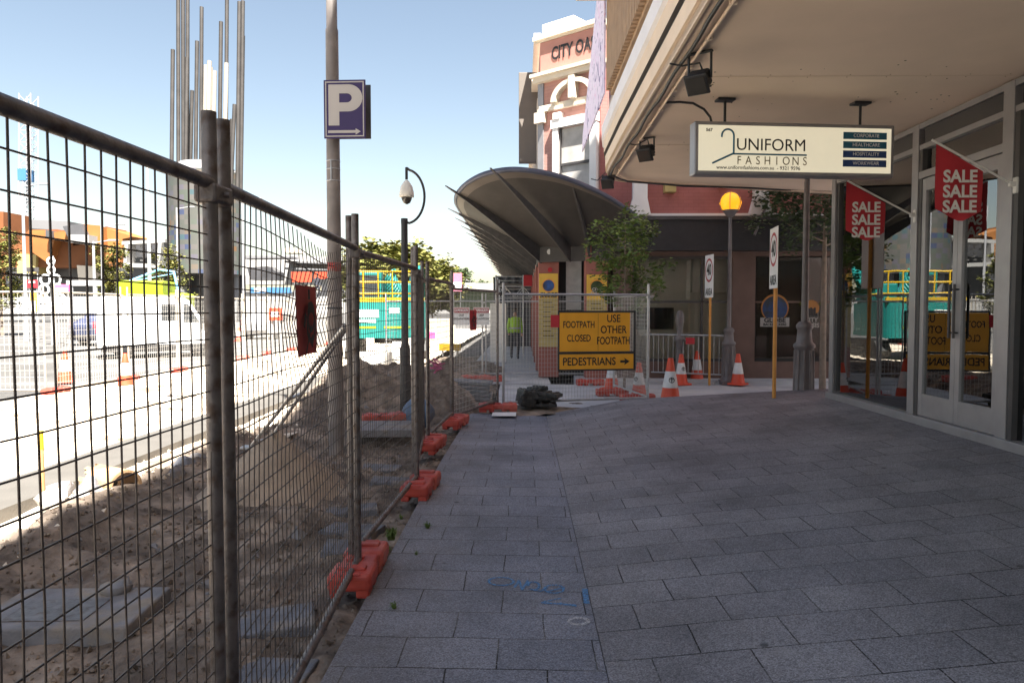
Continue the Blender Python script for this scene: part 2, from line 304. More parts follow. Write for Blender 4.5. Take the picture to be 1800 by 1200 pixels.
M['boards'] = ribbed("shiplap interior boards", (.80, .76, .70), (.62, .58, .53), 2.2, 'Z')

# ------------------------------------------------------------------ mesh builder
class MB:
    def __init__(s): s.v = []; s.f = []; s.mi = []; s.cur = 0; s.smooth = []
    def m(s, i): s.cur = i; return s
    def add(s, vs, fs, smooth=False):
        o = len(s.v); s.v += [Vector(v) for v in vs]
        for f in fs: s.f.append(tuple(i + o for i in f)); s.mi.append(s.cur); s.smooth.append(smooth)
        return s
    def bm(s, b, mtx=None, smooth=False):
        b.verts.index_update(); vs = [(mtx @ v.co) if mtx else v.co.copy() for v in b.verts]
        s.add(vs, [[v.index for v in f.verts] for f in b.faces], smooth); b.free(); return s
    def box(s, c, d, bev=0., rot=None, seg=2):
        b = bmesh.new(); bmesh.ops.create_cube(b, size=1)
        for v in b.verts: v.co = Vector((v.co.x * d[0], v.co.y * d[1], v.co.z * d[2]))
        if bev: bmesh.ops.bevel(b, geom=b.edges[:], offset=bev, segments=seg, profile=.5, affect='EDGES')
        mt = Matrix.Translation(c)
        if rot: mt = mt @ Euler(rot).to_matrix().to_4x4()
        return s.bm(b, mt)
    def bx(s, x0, x1, y0, y1, z0, z1, bev=0.):
        return s.box(((x0 + x1) / 2, (y0 + y1) / 2, (z0 + z1) / 2), (abs(x1 - x0), abs(y1 - y0), abs(z1 - z0)), bev)
    def tube(s, pts, r, n=8, cap=True, smooth=True):
        pts = [Vector(p) for p in pts]; k = len(pts); rs = r if isinstance(r, (list, tuple)) else [r] * k
        vs = []; up = None
        for i, p in enumerate(pts):
            t = (pts[min(i + 1, k - 1)] - pts[max(i - 1, 0)]).normalized()
            if up is None: up = Vector((0, 0, 1)) if abs(t.z) < .9 else Vector((1, 0, 0))
            a = t.cross(up).normalized(); c = a.cross(t).normalized(); up = c
            for j in range(n):
                q = 2 * math.pi * (j + .5) / n; vs.append(p + (a * math.cos(q) + c * math.sin(q)) * rs[i])
        fs = [(i * n + j, i * n + (j + 1) % n, (i + 1) * n + (j + 1) % n, (i + 1) * n + j) for i in range(k - 1) for j in range(n)]
        s.add(vs, fs, smooth)
        if cap: s.add(vs[:n], [tuple(range(n - 1, -1, -1))]); s.add(vs[-n:], [tuple(range(n))])
        return s
    def lathe(s, prof, c=(0, 0, 0), n=20, smooth=True, axis='Z'):
        vs = []
        for r, z in prof:
            for j in range(n):
                q = 2 * math.pi * j / n; p = (r * math.cos(q), r * math.sin(q), z)
                if axis == 'Y': p = (p[0], p[2], p[1])
                if axis == 'X': p = (p[2], p[0], p[1])
                vs.append(Vector(p) + Vector(c))
        k = len(prof)
        fs = [(i * n + j, i * n + (j + 1) % n, (i + 1) * n + (j + 1) % n, (i + 1) * n + j) for i in range(k - 1) for j in range(n)]
        s.add(vs, fs, smooth); s.add(vs[:n], [tuple(range(n - 1, -1, -1))]); s.add(vs[-n:], [tuple(range(n))]); return s
    def prism(s, poly, a0, a1, axis='Y'):
        k = len(poly)
        def P(u, v, a): return {'Y': (u, a, v), 'X': (a, u, v), 'Z': (u, v, a)}[axis]
        vs = [P(u, v, a0) for u, v in poly] + [P(u, v, a1) for u, v in poly]
        fs = [(i, (i + 1) % k, k + (i + 1) % k, k + i) for i in range(k)] + [tuple(range(k - 1, -1, -1)), tuple(range(k, 2 * k))]
        b = bmesh.new(); bv = [b.verts.new(v) for v in vs]
        for f in fs: b.faces.new([bv[i] for i in f])
        bmesh.ops.recalc_face_normals(b, faces=b.faces[:]); return s.bm(b)
    def ring(s, cx, cz, y, r0, r1, n=28, sx=1., t=.003):
        vs = []; fs = []
        for j in range(n):
            q = 2 * math.pi * j / n
            for r in (r0, r1): vs.append((cx + r * math.cos(q) * sx, y, cz + r * math.sin(q)))
        fs = [(2 * j, 2 * ((j + 1) % n), 2 * ((j + 1) % n) + 1, 2 * j + 1) for j in range(n)]; return s.add(vs, fs)
    def disc(s, cx, cz, y, r, n=24, sx=1.): return s.add([(cx + r * sx * math.cos(2 * math.pi * j / n), y, cz + r * math.sin(2 * math.pi * j / n)) for j in range(n)], [tuple(range(n))])
    def quad(s, a, b, c, d): return s.add([a, b, c, d], [(0, 1, 2, 3)])
    def text(s, body, size, x, z, y, sx=1., bold=0., align='CENTER', ang=0., depth=.002, mirror=1):
        cu = bpy.data.curves.new("t", 'FONT'); cu.body = body; cu.size = size; cu.align_x = align; cu.align_y = 'CENTER'; cu.offset = bold * size; cu.extrude = depth / 2; cu.resolution_u = 4
        o = bpy.data.objects.new("t", cu); me = o.to_mesh()
        mt = Matrix.Translation((x, y, z)) @ Matrix.Rotation(R(90), 4, 'X') @ Matrix.Rotation(ang, 4, 'Z') @ Matrix.Diagonal((sx * mirror, 1, 1, 1))
        s.add([mt @ v.co for v in me.vertices], [tuple(p.vertices) for p in me.polygons]); o.to_mesh_clear(); bpy.data.objects.remove(o); bpy.data.curves.remove(cu); return s
    def xform(s, mt): s.v = [mt @ v for v in s.v]; return s
    def build(s, name, mats, parent=None, world=False):
        me = bpy.data.meshes.new(name)
        off = Vector((0, 0, 0))
        if parent and world:
            inv = world_m(parent).inverted(); s.v = [inv @ v for v in s.v]
        me.from_pydata([tuple(v) for v in s.v], [], s.f)
        if not isinstance(mats, (list, tuple)): mats = [mats]
        for q in mats: me.materials.append(M[q] if isinstance(q, str) else q)
        me.polygons.foreach_set("material_index", s.mi); me.polygons.foreach_set("use_smooth", s.smooth); me.update()
        o = bpy.data.objects.new(name, me); COL.objects.link(o)
        if parent: o.parent = parent
        return o
def world_m(o):
    m = Matrix.Translation(o.location) @ o.rotation_euler.to_matrix().to_4x4()
    return (world_m(o.parent) @ m) if o.parent else m
def thing(name, label, cat, loc=(0, 0, 0), rz=0., group=None, rot=None):
    o = bpy.data.objects.new(name, None); COL.objects.link(o); o.location = loc; o.rotation_euler = rot or (0, 0, rz); o.empty_display_size = .2
    o['label'] = label; o['category'] = cat
    if group: o['group'] = group
    return o
def tag(o, label, cat, group=None):
    o['label'] = label; o['category'] = cat
    if group: o['group'] = group
    return o
def struct(o): o['kind'] = 'structure'; return o
def dup(r, loc, rz, label, group=None):
    def cp(o, par):
        c = o.copy(); COL.objects.link(c)
        if par: c.parent = par
        for ch in list(o.children): cp(ch, c)
        return c
    c = cp(r, None); c.location = loc; e = c.rotation_euler.copy(); e.z = rz; c.rotation_euler = e; c['label'] = label
    if group: c['group'] = group
    return c
def fbm(x, y, s, o=4): return mnoise.fractal(Vector((x * s, y * s, .37)), 1., 2., o)
def smooth(a, b, x): t = max(0, min(1, (x - a) / (b - a))); return t * t * (3 - 2 * t)
def grid(xs, ys, fz):
    mb = MB(); nx = len(xs); ny = len(ys)
    mb.add([(x, y, fz(x, y)) for y in ys for x in xs], [(j * nx + i, j * nx + i + 1, (j + 1) * nx + i + 1, (j + 1) * nx + i) for j in range(ny - 1) for i in range(nx - 1)], True); return mb
def lin(a, b, n): return [a + (b - a) * i / (n - 1) for i in range(n)]

# ------------------------------------------------------------------ the ground
def base_z(y): return -.12 * smooth(6.5, 12, y)
def edge_y(x): return 11.5 - .05 * max(0, x + .3) - .42 * max(0, x - 1.5) ** 1.15 * .55
def pave_z(x, y):
    z = base_z(y) * (1 if x < .35 else max(0, 1 - (x - .35) / 1.2)) + (.1 * (x - .35) if x > .35 else .012 * (.35 - x))
    return z
struct(grid([-600, 600], [-300, 1200], lambda x, y: -.34).build("ground", 'asph'))
struct(grid(lin(-60, -8.6, 12), lin(-20, 160, 20), lambda x, y: -.14).build("road", 'asph'))
def sand_z(x, y):
    e = smooth(-9.6, -8.8, x)
    return -.19 + .12 * e + .05 * fbm(x, y, .55) + .02 * fbm(x + 9, y, 2.5) - .05 * smooth(-4.9, -4.6, x) * (1 - smooth(-4.0, -3.7, x))
struct(grid(lin(-9.8, -2.9, 70), lin(-3, 60, 260), sand_z).build("sand_bed", 'sand'))
kb = MB(); ys = lin(-3, 22, 60)
for i in range(len(ys) - 1):
    w0 = .03 * fbm(1, ys[i], .8); w1 = .03 * fbm(1, ys[i + 1], .8)
    a, b = ys[i], ys[i + 1]
    kb.add([(-4.68 + w0, a, -.02), (-4.02, a, -.02), (-4.02, b, -.02), (-4.68 + w1, b, -.02), (-4.02, a, -.2), (-4.02, b, -.2), (-4.68 + w0, a, -.2), (-4.68 + w1, b, -.2)],
           [(0, 1, 2, 3), (1, 4, 5, 2), (6, 0, 3, 7)])
struct(kb.build("kerb_strip", 'concs'))
MOUNDS = [(-2.35, 6.85, .5, .7, .2), (-2.35, 12.4, 1.0, 1.5, .64), (-1.35, 12.2, .7, 1.0, .34), (-3.1, 11.6, .7, 1.6, .35), (-1.6, 15.4, 1.0, 1.6, .34), (-1.4, 19.5, 1.8, 2.5, .3),
          (-3.25, 5.4, .35, 1.6, .17), (-3.35, 8.2, .4, 1.2, .22), (-1.9, 5.3, .5, .5, .1), (-.75, 13.6, .5, .7, .3), (-3.2, 3.2, .4, 1.2, .14)]
def dirt_z(x, y):
    z = -.075 + base_z(y) + .045 * fbm(x, y, 1.3) + .028 * fbm(x + 5, y, 4.5, 5) + .016 * fbm(x, y + 3, 11, 3) + .007 * fbm(x + 2, y, 30, 2)
    for mx, my, sx, sy, h in MOUNDS:
        d = ((x - mx) / sx) ** 2 + ((y - my) / sy) ** 2
        if d < 6: z += h * math.exp(-d * 1.1) * (1 + .22 * fbm(x * 1.5, y * 1.5, 2.0))
    z -= .16 * math.exp(-(((x + 2.55) / .45) ** 2 + ((y - 8.6) / .5) ** 2))
    z -= .25 * smooth(-3.35, -3.75, x) if x < -3.35 else 0
    if x > -.9: z -= .10 * smooth(-.9, -.7, x)
    return z
struct(grid(lin(-3.8, -.55, 170), lin(1.2, 26, 700), dirt_z).build("dirt_verge", 'dirt'))
def heap_z(x, y):
    d = math.hypot((x + 2.2) / .72, (y - 6.45) / .95); return -.14 + .62 * max(0, 1 - d) ** 1.15 + .02 * fbm(x, y, 4) + .006 * fbm(x, y, 18)
struct(grid(lin(-3.0, -1.45, 60), lin(5.45, 7.5, 80), heap_z).build("sand_heap", 'heapsand'))
# footpath: paved strip by the fence and the cross-falling part in front of the shop, one kerb-like drop at its far edge
def pave(x0, x1, nx, name, mtl, wob=0.):
    xs = lin(x0, x1, nx); mb = MB(); ny = 60
    T = lin(0, 1, ny)
    def pt(i, j):
        x = xs[i]; y = -4 + (edge_y(x) + 4) * T[j]; return (x, y, pave_z(x, y) + .006 * fbm(x, y, .8))
    for j in range(ny):
        for i in range(nx): mb.v.append(Vector(pt(i, j)))
    for j in range(ny - 1):
        for i in range(nx - 1): mb.f.append((j * nx + i, j * nx + i + 1, (j + 1) * nx + i + 1, (j + 1) * nx + i)); mb.mi.append(0); mb.smooth.append(True)
    for i in range(nx - 1):
        a = Vector(pt(i, ny - 1)); b = Vector(pt(i + 1, ny - 1))
        mb.add([a, b, (b.x, b.y + .12, b.z - .05), (a.x, a.y + .12, a.z - .05), (b.x, b.y + .16, -.4), (a.x, a.y + .16, -.4)], [(0, 1, 2, 3), (3, 2, 4, 5)])
    a = Vector(pt(0, 0)); e = Vector(pt(0, ny - 1)); mb.add([a, e, (e.x, e.y, -.3), (a.x, a.y, -.3)], [(0, 1, 2, 3)])
    return mb
P1 = paver_mat("charcoal pavers by the fence", (.178, .188, .228), (.220, .228, .268), .425, .29, (.1, .13, 0))
P2 = paver_mat("charcoal pavers by the shop", (.190, .187, .205), (.236, .230, .245), .425, .29, (-.35, .05, 0))
fp = struct(pave(-.82, .3485, 10, "footpath", P1).build("footpath", P1))
fp2 = struct(pave(.352, 4.3, 30, "footpath", P2).build("footpath", P2))
def street_z(x, y): return -.13 + .012 * fbm(x, y, .7) + .02 * max(0, x - 2) * smooth(14, 9, y)
struct(grid(lin(-.5, 40, 60), lin(10, 16.2, 24), lambda x, y: street_z(x, y) - .0).build("side_street", 'street'))
struct(MB().bx(1.2, 40, 16.2, 17.6, -.3, -.06).build("far_pavement", 'street'))
struct(grid(lin(-1.5, .6, 8), lin(16.2, 90, 10), lambda x, y: -.125).build("far_footpath", 'street'))
# sand swept against the far edge of the paving
struct(grid(lin(-.5, 2.3, 60), lin(11.25, 13.2, 40), lambda x, y: -.16 + .05 * fbm(x, y, 2.) + .07 * smooth(13.2, 11.8, y) * smooth(2.2, 1., x)).build("sand_bed", 'dirt'))
# sprayed survey marks on the paving
def gp(px, py): p = gr(px, py); return Vector((p.x, p.y, pave_z(p.x, p.y) + .006 * fbm(p.x, p.y, .8) + .0035))
def stroke(mb, pts, w):
    P = [gp(*p) for p in pts]
    for a, b in zip(P, P[1:]):
        d = (b - a); d.z = 0
        if d.length < 1e-5: continue
        d.normalize(); n = Vector((-d.y, d.x, 0)) * w * .52; e = d * w * .25
        mb.quad(a - n - e, b - n + e, b + n + e, a + n - e)
def arc(cx, cy, rx, ry, a0, a1, n=18): return [(cx + rx * math.cos(R(a0 + (a1 - a0) * i / n)), cy + ry * math.sin(R(a0 + (a1 - a0) * i / n))) for i in range(n + 1)]
mk = MB()
stroke(mk, arc(881, 1024, 22, 7, 0, 360), .014)
stroke(mk, [(905, 1034), (912, 1022), (918, 1038), (928, 1022)] + arc(938, 1031, 10, 7, 180, 480) + [(950, 1040), (962, 1034)], .014)
stroke(mk, arc(974, 1036, 17, 7, 0, 360), .014); stroke(mk, [(960, 1041), (992, 1033)], .012)
stroke(mk, [(956, 1058), (985, 1052)], .013); stroke(mk, [(953, 1060), (1012, 1064)], .02); stroke(mk, [(1012, 1066), (985, 1060)], .013)
stroke(mk, [(1028, 1036), (1031, 1060)], .03)
mk.build("survey_mark", 'spray', fp)
mk = MB(); stroke(mk, arc(1017, 1092, 17, 6, 0, 360), .02); mk.build("survey_mark", 'chalk', fp)

# ------------------------------------------------------------------ temporary fence
def make_panel(L, label, fr='galv', wr='wire', top=2.04, rail=1.855, bot=.125, pitch=(.052, .07), wire=.0022, seed=0, bend=0., group="temporary mesh fence panels", loc=(0, 0, 0), rz=0., hang=True):
    t = thing("mesh_fence_panel", label, "fence panel", loc, rz, group); g = random.Random(seed)
    f = MB()
    for x in (.022, L - .022): f.tube([(x, 0, .07), (x, 0, top)], .02, 12)
    f.tube([(0.03, 0, rail), (L - .03, 0, rail)], .019, 10); f.tube([(.03, 0, bot), (L - .03, 0, bot)], .019, 10)
    f.build("frame", fr, t)
    mb = MB(); nx = max(3, int(round((L - .08) / pitch[0]))); nz = max(3, int(round((rail - bot) / pitch[1])))
    def wob(x, z):
        b = 0; dx = 0
        if bend:
            q = math.exp(-((x - L * .55) / .45) ** 2 - ((z - rail + .35) / .5) ** 2)
            b = bend * q * math.sin(x * 7); dx = bend * 1.1 * q * math.sin(z * 11 + 1)
        return Vector((x + dx + .003 * fbm(x * 3, z, 3 + seed * .1), .006 * fbm(x, z + seed, 2.), z + (bend * .8 * math.exp(-((x - L * .6) / .5) ** 2) * -max(0, z - rail + .6) if bend else 0) + .002 * fbm(z * 2, x, 5)))
    sx = 14 if bend else 6
    for i in range(nx + 1):
        x = .04 + (L - .08) * i / nx
        mb.tube([wob(x, bot + (rail - bot) * k / sx) for k in range(sx + 1)], wire, 4, False)
    for j in range(1, nz):
        z = bot + (rail - bot) * j / nz
        mb.tube([wob(.03 + (L - .06) * k / 12, z) + Vector((0, wire * 1.6, 0)) for k in range(13)], wire, 4, False)
    mb.build("wire_mesh", wr, t)
    if hang:
        c = MB(); c.box((L - .0, 0, rail - .03), (.11, .062, .05), .008); c.tube([(L, -.045, rail - .03), (L, .045, rail - .03)], .008, 8); c.build("clamp", fr, t)
    return t
JT = [((-.90, -.1, 0), (-.831, 2.0, 0)), ((-.829, 2.03, 0), (-.925, 4.1, 0)), ((-.975, 4.12, 0), (-.888, 6.15, 0)), ((-.925, 6.2, 0), (-1.10, 8.05, 0)), ((-1.055, 8.1, 0), (-.955, 9.95, -.06)), ((-.985, 9.98, -.06), (-.40, 11.75, -.1)), ((-.34, 11.78, -.1), (2.14, 12.5, -.1)), ((2.12, 12.56, -.1), (1.78, 14.6, -.13))]
FL = ["dark weathered mesh fence panel nearest the camera, filling the left foreground", "mesh fence panel with buckled wires and the large red tag", "mesh fence panel in front of the parking sign post",
      "mesh fence panel seen almost edge on beside the camera pole", "mesh fence panel in front of the brown dirt heap", "mesh fence panel with the danger signs behind it, ending at the fence corner",
      "mesh fence panel facing the footpath, carrying the amber footpath closed board", "mesh fence panel set back at an angle behind the amber board's right side"]
for i in range(len(JT)):
    a, b = Vector(JT[i][0]), Vector(JT[i][1]); d = b - a; L = math.hypot(d.x, d.y)
    near = i < 5
    t = make_panel(L - .012, FL[i], 'galv' if near or i == 5 else 'galvl', 'wire' if near else 'wirel', seed=i, bend=.16 if i == 1 else 0, wire=.0023 if i < 3 else .0024, loc=a, rz=math.atan2(d.y, d.x))
for (xa, xb, y, lab) in ((-3.3, -.95, 17.6, "galvanised mesh panel across the dug footpath, left of the worker"), (-.92, 1.6, 17.7, "galvanised mesh panel across the dug footpath in front of the yellow notices")):
    make_panel(xb - xa, lab, 'galvl', 'wirel', seed=11, wire=.0024, pitch=(.075, .1), loc=(xa, y, -.15), group="temporary mesh fence panels")
def make_foot(label, loc, rz, group="red plastic fence feet", mt='orange'):
    t = thing("fence_ballast", label, "fence foot", loc, rz, group); b = MB()
    for s in (-1, 1):
        b.box((s * .185, 0, .082), (.235, .235, .096), .028, seg=3)
        b.box((s * .235, .07, .03), (.12, .07, .06), .012); b.box((s * .235, -.07, .03), (.12, .07, .06), .012)
        b.box((s * .1, .075, .03), (.08, .06, .06), .012); b.box((s * .1, -.075, .03), (.08, .06, .06), .012)
    b.box((0, 0, .078), (.2, .19, .078), .02, seg=3)
    for s in (-1, 1): b.box((s * .2, 0, .13), (.06, .15, .03), .009); b.box((s * .28, 0, .118), (.03, .12, .03), .008)
    b.box((0, .05, .118), (.1, .04, .026), .007); b.build("base", mt, t)
    c = MB(); c.lathe([(.026, 0), (.026, .018), (.018, .018)], (0, 0, .11), 12); c.build("socket", 'redtag', t)
    return t
F0 = make_foot("red plastic fence foot nearest the camera, with weeds beside it", (-.92, 4.1, .0), R(91))
dup(F0, (-.845, 6.05, 0), R(86), "red plastic fence foot second nearest, on the paving edge")
dup(F0, (-1.0, 7.95, -.005), R(84), "red plastic fence foot third nearest, half hidden by a fence post")
dup(F0, (-.90, 9.8, -.045), R(80), "red plastic fence foot beside the bare patch in the paving")
dup(F0, (-.40, 11.55, -.085), R(4), "red plastic fence foot at the fence corner by the white plate")
dup(F0, (2.0, 12.95, -.1), R(12), "red fence foot behind the amber board, touching the scuffed cone")
dup(F0, (1.68, 14.0, -.12), R(5), "red fence foot under the mesh panel right of the black mats")
dup(F0, (1.45, 16.0, -.13), R(3), "red fence foot farther back behind the amber board")
dup(F0, (-.75, 16.8, -.13), R(3), "red fence foot on the ground near the worker")
dup(F0, (-1.0, 15.5, -.0), R(3), "red fence foot on the dirt left of the worker")
dup(F0, (-1.85, 9.8, .0), R(20), "dark red fence foot lying on the soil by the parking post")
def clods(name, n, fx, mt, sz):
    k = MB(); g = random.Random(12)
    B = [Vector(v) for v in ((1, 0, 0), (-1, 0, 0), (0, 1, 0), (0, -1, 0), (0, 0, 1), (0, 0, -1))]; F = [(0, 2, 4), (2, 1, 4), (1, 3, 4), (3, 0, 4), (2, 0, 5), (1, 2, 5), (3, 1, 5), (0, 3, 5)]
    for i in range(n):
        x, y, z = fx(g); r = sz * (g.random() ** 3 * 3 + .5); e = Euler((g.random() * 6, g.random() * 6, g.random() * 6)).to_matrix(); q = Vector((g.uniform(.6, 1.2), g.uniform(.6, 1.2), g.uniform(.4, .9)))
        k.add([e @ Vector((v.x * q.x, v.y * q.y, v.z * q.z)) * r * g.uniform(.8, 1.2) + Vector((x, y, z)) for v in B], F)
    o = k.build(name, mt); o['kind'] = 'stuff'; o['label'] = name.replace('_', ' ') + " strewn over the dug ground"; o['category'] = 'soil'; return o
def onverge(g):
    x = g.uniform(-3.4, -.85); y = 1.3 + 17 * g.random() ** 1.6; return x, y, dirt_z(x, y) + .004
clods("soil_clods", 11000, onverge, 'dirt', .0085)
clods("pale_pebbles", 1300, onverge, 'conc', .006)
clods("broken_rubble", 170, onverge, 'slab', .02)
def onsand(g):
    x = g.uniform(-8.8, -3.0); y = 2 + 22 * g.random() ** 1.4
    return x, y, max(sand_z(x, y), dirt_z(x, y) if x > -3.75 else -9) + .006
clods("sand_lumps", 3500, onsand, 'sand', .014)
# fence stay
t = thing("fence_brace", "grey steel tube brace propping the fence from the dirt", "brace", (-.95, 4.15, 1.5)); b = MB()
b.tube([(-.95, 4.2, 1.5), (-2.32, 6.62, .30)], .0155, 8); b.tube([(-1.03, 4.25, 1.42), (-2.45, 6.55, .28)], .0155, 8)
for k in (.1, .5, .93): b.tube([Vector((-.95, 4.2, 1.5)).lerp(Vector((-2.32, 6.62, .30)), k), Vector((-1.03, 4.25, 1.42)).lerp(Vector((-2.45, 6.55, .28)), k)], .012, 6)
b.build("tubes", 'galvl', t, True); c = MB(); c.box((-2.4, 6.62, .27), (.3, .12, .02), .004); c.build("foot_plate", 'galvl', t, True)
# red tag on the second panel
def red_tag(label, px0, px1, py0, py1, Y0, Y1, grp="red cloth tags hanging on the fence", dark='blackp'):
    a = at(px0, py0, Y0); bq = at(px1, py0 + (5 if Y0 < 6 else 0), Y1); h = a.z - at(px0, py1, Y0).z; d = bq - a; L = math.hypot(d.x, d.y)
    t = thing("warning_tag", label, "tag", (a.x, a.y, a.z), math.atan2(d.y, d.x), grp); n = 10; k = MB()
    xs = lin(0, L, 6); zs = lin(0, -h, n)
    f = lambda x, z: -.012 + .008 * math.sin(x / L * 5 + z * 6) * (-z / h)
    for y in (0, .002):
        k.add([(x + .015 * z / h * L, f(x, z) - y, z) for z in zs for x in xs], [(j * 6 + i, j * 6 + i + 1, j * 6 + i + 7, j * 6 + i + 6) for j in range(n - 1) for i in range(5)], True)
    k.build("cloth", 'redtag' if Y0 < 6 else 'red', t)
    g = MB(); y = -.028
    for q, zc in enumerate((.2, .5, .8)):
        z = -h * zc; s = h * .1
        if q == 0: g.box((L * .45, y, z + .02), (L * .08, .002, s * 1.5)); g.disc(L * .45, z - s, y, L * .06)
        if q == 1: g.ring(L * .55, z + s * .5, y, L * .13, L * .2, 14); g.ring(L * .55, z - s * .7, y, L * .16, L * .24, 14); g.box((L * .25, y, z), (L * .07, .002, s * 2), rot=(0, .5, 0))
        if q == 2: g.box((L * .4, y, z), (L * .5, .002, h * .03), rot=(0, -.9, 0)); g.box((L * .6, y, z), (L * .1, .002, s * 1.6), rot=(0, .6, 0))
    g.build("print", dark, t); return t
red_tag("large faded red cloth tag with black marks on the buckled panel", 513, 549, 500, 628, 2.72, 3.03)
red_tag("small bright red cloth tag between the two danger signs", 824, 836, 545, 581, 10.5, 10.75)
def danger(px0, px1, py0, py1, Y, lines, lab):
    a = at(px0, py1, Y); c = at(px1, py0, Y); W = c.x - a.x; H = c.z - a.z
    t = thing("danger_sign", lab, "sign", a, 0, "danger signs on the fence"); MB().bx(0, W, -.006, 0, 0, H).build("board", 'white', t)
    MB().bx(.01, W - .01, -.009, -.0065, H * .68, H - .01).build("header", 'redring', t)
    l = MB(); l.text("DANGER", H * .22, W / 2, H * .83, -.011, .85, .02); l.build("lettering", 'white', t)
    l = MB()
    for i, s in enumerate(lines): l.text(s, H * .17, W / 2, H * (.55 - .2 * i), -.009, .8, .02)
    l.build("lettering", 'blackp', t)
danger(797, 825, 540, 571, 12.9, ("DEEP", "EXCAVATION", ""), "white danger sign reading deep excavation, left of the small red tag")
danger(832, 860, 540, 571, 12.9, ("DEEP", "EXCAVATION", ""), "white danger sign behind the fence posts, right of the small red tag")

# ------------------------------------------------------------------ poles
pb = gr(597, 782, -.05); pb = Vector((pb.x, 8.3, -.06))
t = thing("street_pole", "tall stepped grey-brown steel pole carrying the parking sign", "pole", pb)
MB().tube([(0, 0, -.2), (0, 0, 2.2), (.0, 0, 4.62), (0, 0, 4.66), (0, 0, 4.68), (0, 0, 9.2)], [.088, .078, .069, .069, .060, .045], 20).build("pole", 'pole', t)
MB().lathe([(.085, 1.58), (.085, 1.60), (.08, 1.6)], n=20).build("band", 'black', t)
k = MB()
for z in (3.0, 3.13, 3.22): k.lathe([(.0755, z), (.0775, z), (.0775, z + .012), (.0755, z + .012)], n=20)
k.box((-.005, -.08, 3.11), (.012, .012, .22)); k.build("strap", 'galvl', t)
k = MB(); k.lathe([(.078, 2.0), (.079, 2.0), (.079, 2.1), (.078, 2.1)], n=20); k.build("red_band", 'redtag', t)
a = MB(); a.tube([(0, 0, 9.1), (-.5, 0, 9.4), (-1.6, 0, 9.5)], .035, 8); a.build("arm", 'pole', t); a = MB(); a.box((-1.9, 0, 9.5), (.6, .22, .1), .04); a.build("luminaire", 'galvl', t)
A = at(570, 244, 8.14); B = at(643, 141, 8.14); W = B.x - A.x; H = B.z - A.z
t = thing("parking_sign", "navy purple P parking sign with right-pointing arrow on the tall pole", "sign", A, R(-2))
pl = MB(); pl.box((W / 2, 0, H / 2), (W, .012, H), .004); pl.build("plate", 'navy', t)
MB().box((W / 2 + .012, .235, H / 2 + .03), (W * .95, .012, H * .95), .004).build("rear_plate", 'darkm', t)
k = MB(); e = .018; q = .012
for x0, x1, z0, z1 in ((e, W - e, e, e + q), (e, W - e, H - e - q, H - e), (e, e + q, e + q, H - e - q), (W - e - q, W - e, e + q, H - e - q)): k.bx(x0, x1, -.0095, -.0065, z0, z1)
def bigP(k, x, z, h, y):
    q = lambda u, v: (x + u * h, y, z + v * h)
    k.quad(q(0, 0), q(.27, 0), q(.27, 1), q(0, 1)); A = [R(a) for a in range(0, 181, 12)]
    out = [(.27, .34)] + [(.5 + .35 * math.sin(a), .67 - .33 * math.cos(a)) for a in A] + [(.27, 1)]
    inn = [(.27, .56)] + [(.46 + .125 * math.sin(a), .67 - .11 * math.cos(a)) for a in A] + [(.27, .78)]
    for a, b, c, d in zip(out, out[1:], inn[1:], inn): k.quad(q(*a), q(*b), q(*c), q(*d))
bigP(k, W * .115, H * .22, H * .70, -.009)
zc = H * .115; k.prism([(W * .1, zc - .014), (W * .76, zc - .014), (W * .76, zc - .034), (W * .88, zc), (W * .76, zc + .034), (W * .76, zc + .014), (W * .1, zc + .014)], -.0095, -.0065)
k.build("symbols", 'signgrey', t)
cb = Vector((-1.70, 10.6, -.1))
t = thing("camera_pole", "black pole with hooked arm holding a white dome camera", "camera pole", cb)
k = MB(); k.tube([(0, 0, -.1), (0, 0, 1.05), (0, 0, 1.12), (0, 0, 2.9)], [.075, .075, .052, .047], 14); k.lathe([(.05, 2.84), (.05, 2.9), (.046, 2.91)], n=14); k.build("pole", 'black', t)
k = MB(); cx, cz = .05, 3.27
pts = [(.03, 0, 2.86)] + [(.03 + .26 * math.sin(R(a)), 0, 3.22 - .38 * math.cos(R(a))) for a in range(8, 172, 9)] + [(.045, 0, 3.62), (.03, 0, 3.62)]
k.tube(pts, .0175, 10); k.tube([(.035, 0, 3.63), (.035, 0, 3.46)], .02, 10); k.build("arm", 'black', t)
k = MB(); k.lathe([(.02, 3.45), (.04, 3.43), (.085, 3.36), (.104, 3.27), (.106, 3.215), (.1, 3.21)], (.035, 0, 0), 24); k.build("housing", 'camw', t)
k = MB(); k.lathe([(.075, 3.21), (.072, 3.18), (.05, 3.13), (.01, 3.11)], (.035, 0, 0), 20); k.build("lens_dome", 'dome', t)

